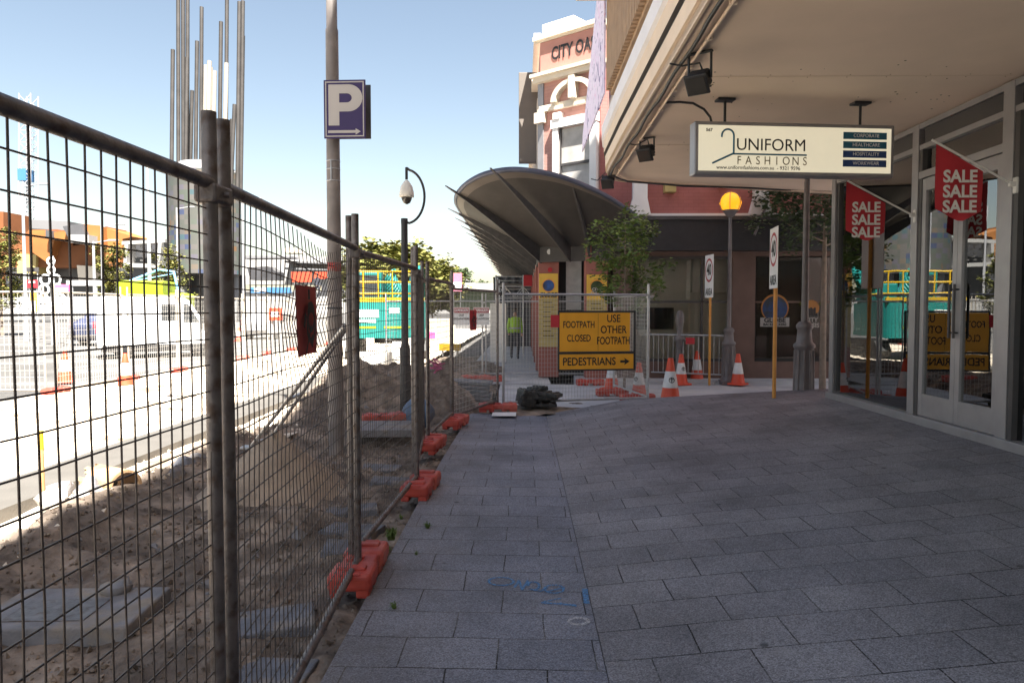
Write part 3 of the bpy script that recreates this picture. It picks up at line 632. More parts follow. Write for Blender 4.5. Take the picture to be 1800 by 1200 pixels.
# ------------------------------------------------------------------ verge clutter
def loose(name, label, cat, mt, c, d, rz=0, tx=0, ty=0, group=None, bev=.008):
    o = MB().box((0, 0, 0), d, bev).build(name, mt); o.location = c; o.rotation_euler = (tx, ty, rz); return tag(o, label, cat, group)
t = thing("pit_cover", "concrete slab with a small inspection lid, behind the nearest fence panel", "slab", (-2.3, 3.68, -.085), R(3))
k = MB(); k.box((0, 0, .04), (.78, .52, .1), .012); k.build("slab", 'slab', t); k = MB(); k.box((-.05, -.05, .0925), (.4, .27, .006), .002); k.build("cover_plate", 'galv', t)
k = MB(); k.lathe([(.075, .09), (.08, .1), (.08, .125), (.07, .13), (.02, .132)], (.12, .2, 0), 18); k.tube([(.16, .2, .13), (.165, .2, .17), (.185, .2, .17), (.19, .2, .13)], .005, 6); k.build("round_lid", 'slab', t)
LP = [(-1.28, 2.55, .02, .2), (-1.13, 3.15, .03, -.1), (-1.25, 3.62, .02, .3), (-1.1, 4.75, .04, .1), (-1.22, 5.2, .03, -.2), (-1.35, 5.75, .05, .25), (-1.2, 6.75, .05, .05), (-1.45, 7.4, .05, -.1)]
for i, (x, y, z, r) in enumerate(LP):
    loose("loose_paver", "charcoal paver lying loose in the soil just behind the fence", "paver", 'paverl', (x, y, dirt_z(x, y) - .002), (.40, .27, .07), r, .05 * math.sin(i), .06 * math.cos(i * 2), "loose pavers along the fence")
loose("concrete_cover", "large square grey cover slab beside the parking post", "slab", 'slab', (-1.72, 9.15, .03), (.85, .75, .09), .06)
for i in range(5):
    loose("stacked_paver", ["bottom", "second lowest", "middle", "second highest", "top"][i] + " paver of the leaning stack beside the fence corner", "paver", 'paverl', (-.93 + .03 * math.sin(i * 2.), 12.6 + .02 * i, .02 + i * .062), (.72, .5, .05), .1 * math.sin(i * 3), 0, .05, "pavers stacked by the fence corner")
o = MB().bm((lambda b: (bmesh.ops.create_icosphere(b, subdivisions=3, radius=.2), [setattr(v, 'co', Vector((v.co.x * 1.1, v.co.y, v.co.z * 1.05)) * (1 + .12 * fbm(v.co.x * 9, v.co.y * 9 + v.co.z * 5, 1.))) for v in b.verts], b)[2])(bmesh.new()), smooth=True).build("plastic_sack", 'bluebag')
o.location = (-1.42, 9.95, .1); tag(o, "lumpy blue plastic sack at the foot of the dirt heap", "sack")
o = MB()
for i in range(14): a = i * .9; o.box((.05 * math.cos(a), .05 * math.sin(a * 1.3), .02 + .012 * i), (.22, .035, .006), .001, (rnd.uniform(-.6, .6), rnd.uniform(-.6, .6), a))
o = o.build("pink_ribbon", 'pinkr'); o.location = at(766, 653, 12.4); tag(o, "crumpled pink marking ribbon on the dirt heap", "ribbon")
def rock(label, c, r, mt, sd, cat="rubble", sq=(1, 1, .7), group="broken kerb rubble"):
    b = bmesh.new(); bmesh.ops.create_icosphere(b, subdivisions=2, radius=r)
    for v in b.verts: v.co = Vector((v.co.x * sq[0], v.co.y * sq[1], v.co.z * sq[2])) * (1 + .5 * mnoise.noise(v.co * (1.6 / r) + Vector((sd, sd, 0))))
    o = MB().bm(b).build("rubble_chunk", mt); o.location = c; o.rotation_euler = (sd, sd * 2, sd * 3); return tag(o, label, cat, group)
for i, (px, py, r, mt) in enumerate(((110, 862, .1, 'slab'), (160, 868, .12, 'paverl'), (190, 860, .09, 'paverl'), (95, 885, .12, 'conc'), (150, 885, .1, 'conc'), (330, 822, .12, 'paverl'), (310, 838, .09, 'paverl'), (345, 812, .1, 'slab'))):
    p = gr(px, py, .02); rock("broken chunk of grey rubble in the sand by the kerb strip" if i < 5 else "broken paver chunk on the soil bank near the fence joint", (p.x, p.y, .03), r, mt, i * 1.3, group="rubble by the kerb strip" if i < 5 else "paver chunks on the bank")
p = gr(222, 868, .0); k = MB(); n = 16
for j in range(n):
    a0 = R(-20 + 230 * j / n); a1 = R(-20 + 230 * (j + 1) / n); L = .42 + .05 * math.sin(j * 2)
    for r in (.14, .118): k.add([(r * math.cos(a0), 0, r * math.sin(a0)), (r * math.cos(a1), 0, r * math.sin(a1)), (r * math.cos(a1), L, r * math.sin(a1)), (r * math.cos(a0), L, r * math.sin(a0))], [(0, 1, 2, 3)], True)
    for y in (0, L): k.add([(.14 * math.cos(a0), y, .14 * math.sin(a0)), (.14 * math.cos(a1), y, .14 * math.sin(a1)), (.118 * math.cos(a1), y, .118 * math.sin(a1)), (.118 * math.cos(a0), y, .118 * math.sin(a0))], [(0, 1, 2, 3)])
o = k.build("broken_pipe", 'clay'); o.location = (p.x, p.y, .06); o.rotation_euler = (0, .2, R(60)); tag(o, "broken brown clay pipe beside the kerb strip", "pipe")
p = gr(76, 866, .0); t = thing("survey_stake", "timber survey stake with a yellow top in the sand", "stake", (p.x, p.y, -.1), 0)
k = MB(); k.box((0, 0, .22), (.022, .022, .5), .003); k.build("stake", 'wood', t); k = MB(); k.box((.0, 0, .54), (.0235, .0235, .16), .003); k.build("painted_top", 'yrail', t); k = MB(); k.tube([(.02, 0, .45), (.05, 0, .62)], .003, 5); k.build("nail", 'galv', t)
# black rubber mats dumped by the fence
MT = [(950, 706, .0, 0, .52, .05), (925, 704, .02, .3, .24, .24), (952, 695, .1, -.2, .6, .06), (940, 685, .17, .15, .5, .06), (962, 678, .23, -.35, .42, .06), (938, 670, .29, .5, .36, .07)]
for i, (px, py, z, r, L, hh) in enumerate(MT):
    p = at(px, py, 11.9); t = thing("rubber_block", ["lowest", "square open-framed", "third", "fourth", "fifth", "topmost"][i] + " black rubber mat of the pile dumped by the fence", "rubber mat", (p.x, 11.9 + .08 * math.sin(i * 4), -.06 + z * .72 + hh / 2 + .02), r * .6, "black rubber mats piled by the fence", rot=(.06 * math.sin(i), .2 * math.sin(i * 2.2), r))
    k = MB(); k.box((0, 0, 0), (L, .36, hh), .012); k.build("slab", 'mats', t); k = MB()
    for q in (-.3, 0, .3): k.box((q * L, 0, hh / 2), (.05, .34, .035), .006); k.box((q * L, -.18, 0), (.06, .02, hh * .8), .005)
    k.build("ribs", 'mats', t)
p = gr(886, 728, -.06); o = MB().box((0, 0, 0), (.36, .34, .012), .002).build("plate", 'white'); o.location = (p.x, p.y + .02, -.06); tag(o, "white square plate lying flat on the paving", "plate")
def weed(px, py, s, n, lab):
    p = gr(px, py, .01); k = MB(); g = random.Random(px)
    for i in range(n):
        a = g.uniform(0, 6.28); r = s * g.uniform(.4, 1); h = s * g.uniform(.5, 1.3); d = Vector((math.cos(a), math.sin(a), 0)); c = Vector((-d.y, d.x, 0)) * s * .09
        q = Vector((g.uniform(-.3, .3) * s, g.uniform(-.3, .3) * s, 0)); k.add([q - c, q + c, q + d * r * .6 + Vector((0, 0, h)) + c, q + d * r + Vector((0, 0, h * .8)), q + d * r * .6 + Vector((0, 0, h)) - c], [(0, 1, 2, 4), (4, 2, 3)])
    o = k.build("weed", 'leaf'); o.location = (p.x, p.y, .01); tag(o, lab, "weed", "weeds in the paving joints")
weed(688, 948, .06, 60, "largest green weed tuft, behind the nearest red fence foot"); weed(680, 972, .04, 30, "green weed touching the nearest red fence foot")
weed(752, 928, .035, 26, "weed tuft in a paving joint right of the fence"); weed(732, 975, .022, 16, "tiny weed between pavers right of the nearest fence foot"); weed(693, 1070, .03, 26, "weed in the joint in front of the nearest fence foot"); weed(706, 912, .03, 22, "dry weed by the fence's lower rail")

# ------------------------------------------------------------------ shop building on the right
XF = 4.02; GZ = .367
shop = thing("shop_building", "shop with aluminium glass front and deep cream canopy on the right", "building", (XF, 0, 0))
def sp(mb, name, mt, par=shop): return mb.build(name, mt, par, True)
yc = 9.7
# canopy: soffit slab
outer = [(1.1, -8), (1.12, 8.5), (1.14, 10.2), (1.2, 10.65), (1.38, 10.95), (1.7, 11.12), (5.1, 12.25), (9, 13.6)]
poly = outer + [(9, -8)]
can = MB(); can.prism(poly, 3.40, 3.95, 'Z'); can = sp(can, "canopy", 'soffit')
secs = [(-.02, 3.385), (.0, 3.385), (.0, 3.45), (.025, 3.455), (.025, 3.60), (.012, 3.607), (.012, 3.635), (.045, 3.645), (.045, 3.80), (.075, 3.82), (.075, 4.0), (.03, 4.06), (-.3, 4.06)]
def sweep(path, sec, m1=None):
    mb = MB(); k = len(sec)
    for i, p in enumerate(path):
        a = Vector(path[max(i - 1, 0)]); b = Vector(path[min(i + 1, len(path) - 1)]); d = (b - a).normalized(); n = Vector((-d.y, d.x))
        for off, z in sec: mb.v.append(Vector((p[0] + n.x * off, p[1] + n.y * off, z)))
    for i in range(len(path) - 1):
        for j in range(k - 1):
            mb.f.append((i * k + j, i * k + j + 1, (i + 1) * k + j + 1, (i + 1) * k + j)); mb.mi.append(1 if (m1 and j in m1) else (2 if j in (4, 5, 6) else 0)); mb.smooth.append(False)
    return mb
sp(sweep(outer, secs, (8, 9, 10, 11)), "fascia", ['fascia', 'fascia_skylit', 'alud'], can)
# dark joint lines of the soffit sheets
k = MB()
for y in (1.3, 3.7, 6.1, 8.6): k.bx(1.2, 3.95, y, y + .004, 3.3965, 3.3995)
sp(k, "sheet_joint", 'fascia', can)
k = MB()
for y in (1.3, 3.7, 6.1, 8.6):
    for x in lin(1.35, 3.9, 9):
        for d in (-.03, .034): k.lathe([(.005, 3.397), (.005, 3.4)], (x, y + d, 0), 6)
sp(k, "screw_heads", 'louv', can)
k = MB(); g = random.Random(8)
for i in range(46):
    x = g.uniform(1.3, 3.9); y = g.choice((6.1, 8.6, 6.9, 6.75)) + g.gauss(0, .25); r = g.uniform(.003, .011); k.lathe([(r, 3.398), (r, 3.3995)], (x, y, 0), 7)
sp(k, "rust_spots", 'goldtxt', can)
k = MB(); k.tube([(1.26, -6, 3.375), (1.27, 6, 3.375), (1.3, 10.4, 3.375), (1.5, 10.85, 3.372), (3.2, 11.4, 3.37), (5, 12.0, 3.372)], .012, 8)
for y in lin(-5, 10, 26): k.box((1.262 + .003 * max(0, y), y, 3.38), (.05, .03, .03), .004)
sp(k, "conduit", 'soffit', can)
k = MB(); pts = [(1.19 + .01 * math.sin(y * 5), y, 3.372 - .012 * abs(math.sin(y * 2.3))) for y in lin(-5, 10.3, 60)] + [(1.5, 10.8, 3.36), (2.4, 11.1, 3.34), (3.4, 11.45, 3.37), (5, 12.02, 3.375)]
k.tube(pts, .014, 6); sp(k, "cable", 'black', can)
# upper storey above the canopy, unseen, sized to throw the shade on the street
up = MB(); up.bx(1.12, 12, -22, 9.85, 4.12, 18.4); sp(up, "upper_wall", 'offw')
lv = MB()
for y in lin(-8, 9.05, 170): lv.bx(1.0, 1.06, y, y + .055, 4.16, 6.4)
lv.bx(1.06, 1.1, -8, 9.15, 4.12, 6.5); sp(lv, "louvre_screen", 'louv')
for i in range(6):
    for z in (8, 11.5, 14.8):
        fr = MB(); fr.bx(1.09, 1.15, -14 + i * 3.6, -12.3 + i * 3.6, z, z + 1.7); fr = sp(fr, "window", 'alu'); pn = MB(); pn.bx(1.075, 1.095, -13.93 + i * 3.6, -12.37 + i * 3.6, z + .07, z + 1.63); sp(pn, "pane", 'winglass', fr)
# shop carcass
kk = MB(); kk.bx(9.2, 12, -22, 9.7, -.3, 3.39); kk.bx(4.3, 9.19, -22, -6, -.3, 3.39); sp(kk, "wall", 'shopw')
kk = MB(); kk.bx(XF + .06, 9.19, -6, yc - .05, -.3, GZ + .04); sp(kk, "floor", 'shopw')
kk = MB(); kk.bx(XF + .25, 9.19, -6, yc - .1, 3.22, 3.28); kk.bx(6.5, 9.15, 9.2, 9.25, GZ, 3.2); kk.bx(9.1, 9.18, -6, 9.6, GZ, 3.2); kk.bx(4.6, 9.1, -5.95, -5.9, GZ, 3.2); sp(kk, "lining", 'boards')
kk = MB(); kk.bx(6.2, 6.3, 3.2, 9.2, GZ, 2.2); sp(kk, "partition", 'dark')
def mull(y0, y1, z0=GZ, z1=3.39, d=.11): return MB().bx(XF - .02, XF - .02 + d, y0, y1, z0, z1)
fr = MB()
for y0, y1 in ((yc - .09, yc + .02), (7.62, 7.74), (6.16, 6.3), (4.5, 4.6), (2.6, 2.7), (.6, .7), (-1.5, -1.4)): fr.bx(XF - .025, XF + .10, y0, y1, GZ - .05, 3.385, .004)
fr.bx(XF - .02, XF + .09, -6, yc, 3.33, 3.384)
fr.bx(XF - .015, XF + .085, 7.74, yc - .09, 3.12, 3.17); fr.bx(XF - .015, XF + .085, 6.3, 7.62, 3.12, 3.17)
for y0, y1 in ((4.6, 6.16), (2.7, 4.5), (.7, 2.6), (-1.4, .6)): fr.bx(XF - .015, XF + .085, y0, y1, 3.12, 3.17)
fr.bx(XF - .018, XF + .085, 6.3, 7.62, 2.83, 2.90)
sp(fr, "frame", 'alu')
rv = MB()
for y0 in (7.615, 6.155): rv.bx(XF - .015, XF + .08, y0 - .06, y0 - .001, GZ, 3.12)
for y0, y1 in ((7.75, yc - .1), (6.31, 7.55), (4.61, 6.09), (2.71, 4.49), (.71, 2.59)): rv.bx(XF + .0, XF + .07, y0, y1, 3.175, 3.325)
rv.bx(XF + .0, XF + .06, yc - .15, yc - .095, GZ + .1, 3.12); sp(rv, "reveal", 'alud')
sl = MB(); sl.bx(XF - .06, XF + .1, -6, yc + .03, GZ - .12, GZ + .075, .006); sp(sl, "sill", 'alu')
gl = MB()
for y0, y1 in ((7.75, yc - .16), (4.61, 6.09), (2.71, 4.49), (.71, 2.59), (-1.39, .59)): gl.bx(XF + .03, XF + .036, y0, y1, GZ + .08, 3.115)
gl.bx(XF + .03, XF + .036, 6.31, 7.55, 2.905, 3.115); sp(gl, "window_glass", 'glow')
for y0, y1, hs in ((6.93, 7.555, 0), (6.305, 6.925, 1)):
    d = MB(); d.bx(XF - .01, XF + .05, y0, y0 + .07, GZ + .08, 2.82, .003); d.bx(XF - .01, XF + .05, y1 - .07, y1, GZ + .08, 2.82, .003)
    d.bx(XF - .008, XF + .048, y0 + .07, y1 - .07, GZ + .08, GZ + .30); d.bx(XF - .008, XF + .048, y0 + .07, y1 - .07, 2.70, 2.82); d = sp(d, "door", 'alu')
    p = MB(); p.bx(XF + .015, XF + .021, y0 + .07, y1 - .07, GZ + .30, 2.70); sp(p, "pane", 'glow', d)
    yh = y0 + .035 if not hs else y1 - .035
    h = MB(); h.tube([(XF - .05, yh, 1.25), (XF - .05, yh, 1.75)], .012, 8); h.tube([(XF - .05, yh, 1.3), (XF, yh, 1.3)], .008, 6); h.tube([(XF - .05, yh, 1.7), (XF, yh, 1.7)], .008, 6); sp(h, "handle", 'alud', d)
rt = MB(); rt.bx(XF + .11, 9.19, yc - .04, yc, GZ - .4, GZ + .3); rt.bx(XF + .11, 9.19, yc - .045, yc + .005, 3.12, 3.39); rt.bx(5.6, 5.7, yc - .05, yc + .01, GZ, 3.2); rt.bx(7.3, 7.4, yc - .05, yc + .01, GZ, 3.2); sp(rt, "side_frame", 'alu')
rt = MB(); rt.bx(XF + .11, 9.19, yc - .028, yc - .022, GZ + .3, 3.12); sp(rt, "side_glass", 'glow')
# lavender banner on the canopy end
bn = MB(); bn.prism([(9.16, 4.15), (12.55, 4.15), (12.4, 4.4), (9.7, 5.9), (9.16, 6.2)], .98, 1.0, 'X')
tag(bn.build("banner", 'banner'), "lavender printed triangular banner above the canopy edge", "banner")
bk = MB(); bk.bx(.62, 1.0, 8.6, 9.1, 5.22, 5.9, .02); o = tag(bk.build("wall_sign_box", 'trim'), "cream projecting box above the lavender banner at the picture top", "sign box")
# hanging lightbox sign
sgn = thing("hanging_sign", "long cream light box sign with coat-hanger emblem, hung under the canopy", "sign", (2.43, 6.8, 2.71), R(6))
W, H = 1.86, .47
k = MB(); k.box((0, 0, H / 2), (W, .14, H), .012); k.build("case", 'alu', sgn)
k = MB(); k.bx(-W / 2 + .035, W / 2 - .035, -.076, -.0715, .035, H - .035); k.build("face", 'lightbox', sgn)
k = MB(); yy = -.078
hx = -W / 2 + .3; k.tube([(hx - .055, yy, .33)] + [(hx + .055 * math.cos(R(a)), yy, .345 + .055 * math.sin(R(a))) for a in range(180, -1, -15)] + [(hx + .055, yy, .2), (hx + .055, yy, .185)], .0085, 6)
k.tube([(hx + .055, yy, .19), (hx - .14, yy, .1)], .0085, 6); k.bx(hx + .05, hx + .73, yy - .002, yy + .001, .178, .192); k.build("hanger_emblem", 'teals', sgn)
k = MB(); k.text("UNIFORM", .15, hx + .4, .265, yy, .98, 0); k.build("lettering", 'blackp', sgn); k = MB(); k.text("567", .036, -W / 2 + .13, .39, yy, 1.1, .03); k.build("lettering", 'blackp', sgn); k = MB(); k.text("www.uniformfashions.com.au  - 9321 9596", .046, hx + .285, .065, yy, .97, .004); k.build("lettering", 'blackp', sgn)
k = MB()
for i, c in enumerate("FASHIONS"): k.text(c, .105, hx + .105 + .087 * i, .127, yy, .85, -.004)
k.build("lettering", 'goldtxt', sgn)
for i, (s, m_) in enumerate((("CORPORATE", 'teals'), ("HEALTHCARE", 'teals'), ("HOSPITALITY", 'navys'), ("WORKWEAR", 'navys'))):
    z = .367 - .082 * i; k = MB(); k.bx(.44, .85, yy - .002, yy + .001, z - .031, z + .031); pnl = k.build("label_strip", m_, sgn); k = MB(); k.text(s, .044, .655, z, yy - .004, .95, .0); k.build("lettering", 'white', pnl)
k = MB()
for x in (-.63, .64): k.tube([(x, 0, H), (x, 0, .68)], .012, 8); k.box((x, 0, .675), (.16, .1, .02), .004)
k.build("hanger_rod", 'black', sgn)
k = MB(); A = Vector((1.28, 6.75, 3.37)); k.tube([A, (1.4, 6.74, 3.372), (1.52, 6.74, 3.36), (1.62, 6.75, 3.31), (1.68, 6.76, 3.24), (1.7, 6.77, 3.17)], .011, 8); k.build("feed_cable", 'black', sgn, True)
# floodlights
def flood(label, px, py, Y, s, rz):
    p = at(px, py, Y); t = thing("floodlight", label, "floodlight", (p.x, p.y, 3.39), rz, "black floodlights under the canopy edge")
    dz = p.z - 3.39
    k = MB(); k.tube([(-.085, 0, 0), (-.085, 0, dz)], .010, 6); k.tube([(.085, 0, 0), (.085, 0, dz)], .010, 6); k.box((0, 0, -.005), (.19, .04, .012), .002); k.build("bracket", 'black', t)
    k = MB(); r = (R(38), 0, 0); k.box((0, 0, dz), (.15, .11, .12), .02, r); k.box((0, -.05, dz - .05), (.17, .025, .15), .006, r)
    for i in range(4): k.box((0, .065, dz + .05 - i * .03), (.13, .025, .008), .002, r)
    k.build("lamp_body", 'black', t); k = MB(); k.box((0, -.062, dz - .063), (.14, .004, .12), 0, r); k.build("lens", 'dome', t)
    k = MB(); k.tube([(.0, .05, dz + .08), (-.05, .12, dz + .16), (-.18, .1, -.04), (-.26, .05, -.02)], .007, 6); k.build("cable", 'black', t)
flood("black floodlight nearest the camera under the canopy edge", 1230, 140, 5.5, 1, R(-35)); flood("black floodlight farther along the canopy edge, left of the hanging sign", 1137, 266, 8.2, 1, R(-35)); flood("small floodlight at the far corner of the canopy", 1069, 318, 10.5, .8, R(-20))
# sale flags
def saleflag(label, bpx, bpy, Yb, tpx, tpy, fx0, fx1, ftop, fbot):
    base = at(bpx, bpy, Yb); base.x = XF - .03; Yt = Yb + .05; tip = at(tpx, tpy, Yt)
    t = thing("sale_flag", label, "flag", base, 0, "red sale flags on the shop front"); k = MB(); k.tube([base, tip], .009, 8); k.build("pole", 'offw', t, True)
    k = MB(); k.box(base + Vector((.012, 0, 0)), (.03, .05, .13), .006); k.box(base + Vector((-.02, 0, .01)), (.05, .035, .04), .006); k.build("bracket", 'offw', t, True)
    a = at(fx0, ftop, Yt); c = at(fx1, ftop, Yt); z0 = at(fx0, fbot, Yt).z; W = c.x - a.x; hp = (base - tip); sl = hp.z / hp.x
    ztop = lambda x: tip.z + (x - tip.x) * sl - .012
    k = MB(); n = 12; vs = []
    zb = lambda x: z0 + .11 * (abs((x - a.x) / W - .55) / .55) * W / .4
    for y in (-.002, .002):
        o = len(k.v); pts = []
        for j in range(n + 1):
            for i in range(n + 1):
                x = a.x + W * i / n; zt = ztop(x); zz = zt + (zb(x) - zt) * j / n; pts.append((x, Yt + y + .012 * math.sin(i * .9 + j * .3) * j / n, zz))
        k.add(pts, [(j * (n + 1) + i, j * (n + 1) + i + 1, (j + 1) * (n + 1) + i + 1, (j + 1) * (n + 1) + i) for j in range(n) for i in range(n)], True)
    k.build("cloth", 'red', t, True)
    k = MB(); zr = ztop(c.x); hh = (zr - z0)
    for i in range(3): k.text("SALE", W * .36, a.x + W * .5, zr - W * .12 - i * W * .32, Yt - .018, .95, .03)
    k.build("lettering", 'cream', t, True)
saleflag("red sale flag nearer the camera, in front of the shop doors", 1776, 326, 6.12, 1638, 246, 1646, 1729, 252, 390)
saleflag("red sale flag farther away, below the hanging sign", 1598, 380, 7.66, 1490, 318, 1488, 1557, 322, 424)
# things inside the shop
k = MB(); k.box((0, 0, .38), (.4, .5, .76), .01); k.box((0, -.253, .38), (.36, .004, .34), .002); o = k.build("white_cabinet", 'white'); o.location = (4.46, 8.72, GZ + .04); tag(o, "low white cabinet behind the corner window", "cabinet")
k = MB(); k.box((0, 0, 1.25), (.26, .3, 2.5), .01); o = k.build("white_column", 'white'); o.location = (4.5, 9.38, GZ + .04); tag(o, "tall white display column behind the corner window", "column")
t = thing("garment", "pink dress on a stand behind the corner window", "garment", (4.5, 7.95, GZ + .04)); k = MB(); k.lathe([(.30, .95), (.27, 1.2), (.19, 1.5), (.13, 1.62), (.17, 1.85), (.15, 2.0), (.05, 2.05)], n=18); k.build("dress", 'pink', t); k = MB(); k.lathe([(.14, 0), (.14, .02), (.015, .03), (.015, .96)], n=12); k.build("stand", 'white', t)
t = thing("notice_board", "white framed notice board standing inside the left shop door", "notice board", (4.3, 7.25, GZ + .04), R(-90)); k = MB()
for x0, x1, z0, z1 in ((-.2, .2, .9, .94), (-.2, .2, 1.46, 1.5), (-.2, -.16, .94, 1.46), (.16, .2, .94, 1.46)): k.bx(x0, x1, -.02, .02, z0, z1)
k.tube([(-.1, 0, 0), (-.1, 0, .9)], .01, 6); k.tube([(.1, 0, 0), (.1, 0, .9)], .01, 6); k.build("frame", 'white', t); k = MB(); k.bx(-.16, .16, -.01, .01, .94, 1.46); k.build("panel", 'dark', t)
k = MB(); k.bx(XF + .024, XF + .026, 6.42, 6.66, 1.85, 2.2); tag(k.build("taped_paper", 'paper'), "sheet of white paper taped inside the right shop door", "paper")
t = thing("display_basket", "white bin with pink cloth on the floor inside the door", "bin", (4.45, 7.0, GZ + .04)); k = MB(); k.lathe([(.15, 0), (.19, .4), (.18, .4), (.14, .02)], n=18); k.build("bin", 'white', t); k = MB(); k.lathe([(.17, .36), (.16, .5), (.08, .56)], n=12); k.build("cloth", 'pink', t)
t = thing("garment_rack", "dark clothes rail with hanging clothes inside the shop", "clothes rack", (5.4, 5.3, GZ + .04)); k = MB(); k.tube([(-.0, -.8, 0), (0, -.8, 1.6), (0, .8, 1.6), (0, .8, 0)], .015, 8); k.build("rail", 'galvl', t)
for i in range(9): k = MB(); k.box((0, -.7 + i * .17, 1.15), (.4, .07, .85), .03); k.build("hanging_garment", ('jean', 'pink', 'curtain', 'navys')[i % 4], t)

# ------------------------------------------------------------------ corner building across the side street
cob = thing("corner_building", "rose brick corner hotel across the side street with cream cornices", "building", (.4, 18, -.13))
def cp_(mb, name, mt, par=None): return mb.build(name, mt, par or cob, True)
A_ = Vector((.40, 18.0)); B_ = Vector((1.72, 16.9)); dch = (B_ - A_).normalized(); nch = Vector((dch.y, -dch.x)); LCH = (B_ - A_).length
def ch(s, o, z): q = A_ + dch * s + nch * o; return Vector((q.x, q.y, z))
def chbox(mb, s0, s1, o0, o1, z0, z1):
    vs = [ch(s, o, z) for z in (z0, z1) for s, o in ((s0, o0), (s1, o0), (s1, o1), (s0, o1))]
    return mb.add(vs, [(0, 1, 5, 4), (1, 2, 6, 5), (2, 3, 7, 6), (3, 0, 4, 7), (4, 5, 6, 7), (3, 2, 1, 0)])
body = MB(); body.prism([(.40, 18), (1.72, 16.9), (30, 16.9), (30, 60), (.40, 60)], 3.62, 7.9, 'Z'); cp_(body, "upper_wall", 'rose')
# lower storey
k = MB(); k.bx(2.05, 2.5, 16.95, 17.4, -.06, 3.0); k.bx(4.75, 5.27, 16.92, 17.4, -.06, 3.0); k.bx(9.0, 9.6, 16.92, 17.4, -.06, 3.0); k.bx(2.5, 30, 16.93, 17.4, -.06, .32); k.bx(2.5, 30, 16.93, 17.3, 2.72, 3.6); k.bx(2.0, 30, 17.9, 18, -.06, 3.2); cp_(k, "ground_floor_wall", 'brown')
k = MB(); k.bx(.45, 30, 18.6, 60, -.1, 3.6); cp_(k, "core_wall", 'maroon')
k = MB(); k.bx(1.9, 30, 16.95, 17.0, 2.72, 3.62); cp_(k, "frieze", 'maroon')
for x0, x1 in ((2.52, 4.73),):
    w_ = MB(); w_.bx(x0, x1, 16.97, 17.03, .32, .38); w_.bx(x0, x1, 16.97, 17.03, 1.66, 1.71); w_.bx(x0, x0 + .05, 16.97, 17.03, .38, 2.7); w_.bx(x1 - .05, x1, 16.97, 17.03, .38, 2.7); w_.bx(x0, x1, 16.97, 17.03, 2.66, 2.72); w_.bx(4.05, 4.1, 16.97, 17.03, .38, 2.66)
    w_ = cp_(w_, "shop_window", 'alud'); g = MB(); g.bx(x0 + .05, x1 - .05, 16.995, 17.0, .38, 2.66); cp_(g, "pane", 'glassd', w_)
k = MB(); k.bx(2.5, 4.75, 17.35, 17.38, .3, 2.7); k.bx(3.9, 4.74, 17.2, 17.34, 1.9, 2.7); cp_(k, "interior_wall", 'shopw'); k = MB(); k.bx(2.6, 3.5, 17.28, 17.33, 1.05, 1.55); cp_(k, "interior_shelf", 'dark')
w_ = MB(); w_.bx(5.29, 8.98, 16.99, 17.02, .32, 2.7); w_ = cp_(w_, "dark_window", 'dark'); g = MB(); g.bx(5.32, 8.95, 16.975, 16.98, .4, 2.68); cp_(g, "pane", 'glassd', w_)
k = MB(); k.bx(5.29, 8.98, 16.96, 16.985, 1.66, 1.7); k.bx(7.4, 7.45, 16.96, 16.985, .32, 2.7); cp_(k, "window_bar", 'brown', w_)
# pillars and entrance
for x0, x1, y in ((.36, .84, 17.62), (1.42, 1.92, 16.93)):
    k = MB(); k.bx(x0, x1, y, y + .5, -.1, 3.15); cp_(k, "pillar", 'maroon')
k = MB(); k.bx(.8, 1.5, 18.1, 18.3, -.1, 3.2); cp_(k, "entrance_back", 'dark')
k = MB(); k.bx(.98, 1.4, 17.85, 17.95, -.1, 1.35); k.bx(.98, 1.4, 17.83, 17.85, 1.35, 1.42); k.bx(.98, 1.4, 17.83, 17.85, 1.12, 1.18); dr = cp_(k, "door", 'black'); k = MB(); k.bx(1.03, 1.4, 17.93, 17.95, 1.5, 2.72); cp_(k, "door_light", 'curtain', dr)
# cornices, parapet, pediment, window of the chamfered corner
k = MB()
chbox(k, -.12, LCH + .1, 0, .06, 7.86, 7.9); chbox(k, -.16, LCH + .1, 0, .22, 7.02, 7.10); chbox(k, -.12, LCH + .1, 0, .14, 6.9, 7.02); chbox(k, -.14, LCH + .1, 0, .12, 7.9, 8.0)
chbox(k, .0, LCH, 0, .1, 6.2, 6.28); chbox(k, -.08, .2, 0, .14, 5.95, 6.2); chbox(k, .0, LCH, 0, .05, 6.28, 6.36)
k.bx(1.72, 30, 16.8, 16.9, 7.02, 7.12); k.bx(1.72, 30, 16.85, 16.9, 7.86, 8.0); cp_(k, "cornice", 'trim')
k = MB(); chbox(k, .03, LCH, .01, .03, 7.12, 7.85); cp_(k, "name_panel", 'roser')
k = MB(); k.text("CITY OASIS", .42, .27, 0, 0, .68, .022, 'LEFT'); k.xform(Matrix.Translation(ch(.1, .045, 7.5)) @ Matrix.Rotation(math.atan2(dch.y, dch.x), 4, 'Z')); cp_(k, "lettering", 'blackp')
k = MB(); n = 14; c0 = 1.05
for i in range(n):
    a0 = R(180 - 180 * i / n); a1 = R(180 - 180 * (i + 1) / n)
    P = []
    for r in (.62, .48):
        for a in (a0, a1): P.append((c0 + r * math.cos(a), 6.36 + r * .75 * math.sin(a)))
    vs = [ch(s, o, z) for o in (0.0, .16) for s, z in P]; k.add(vs, [(4, 5, 7, 6), (0, 1, 5, 4), (3, 2, 6, 7), (2, 0, 4, 6), (1, 3, 7, 5)])
chbox(k, .97, 1.13, 0, .2, 6.36, 6.86); cp_(k, "pediment", 'trim')
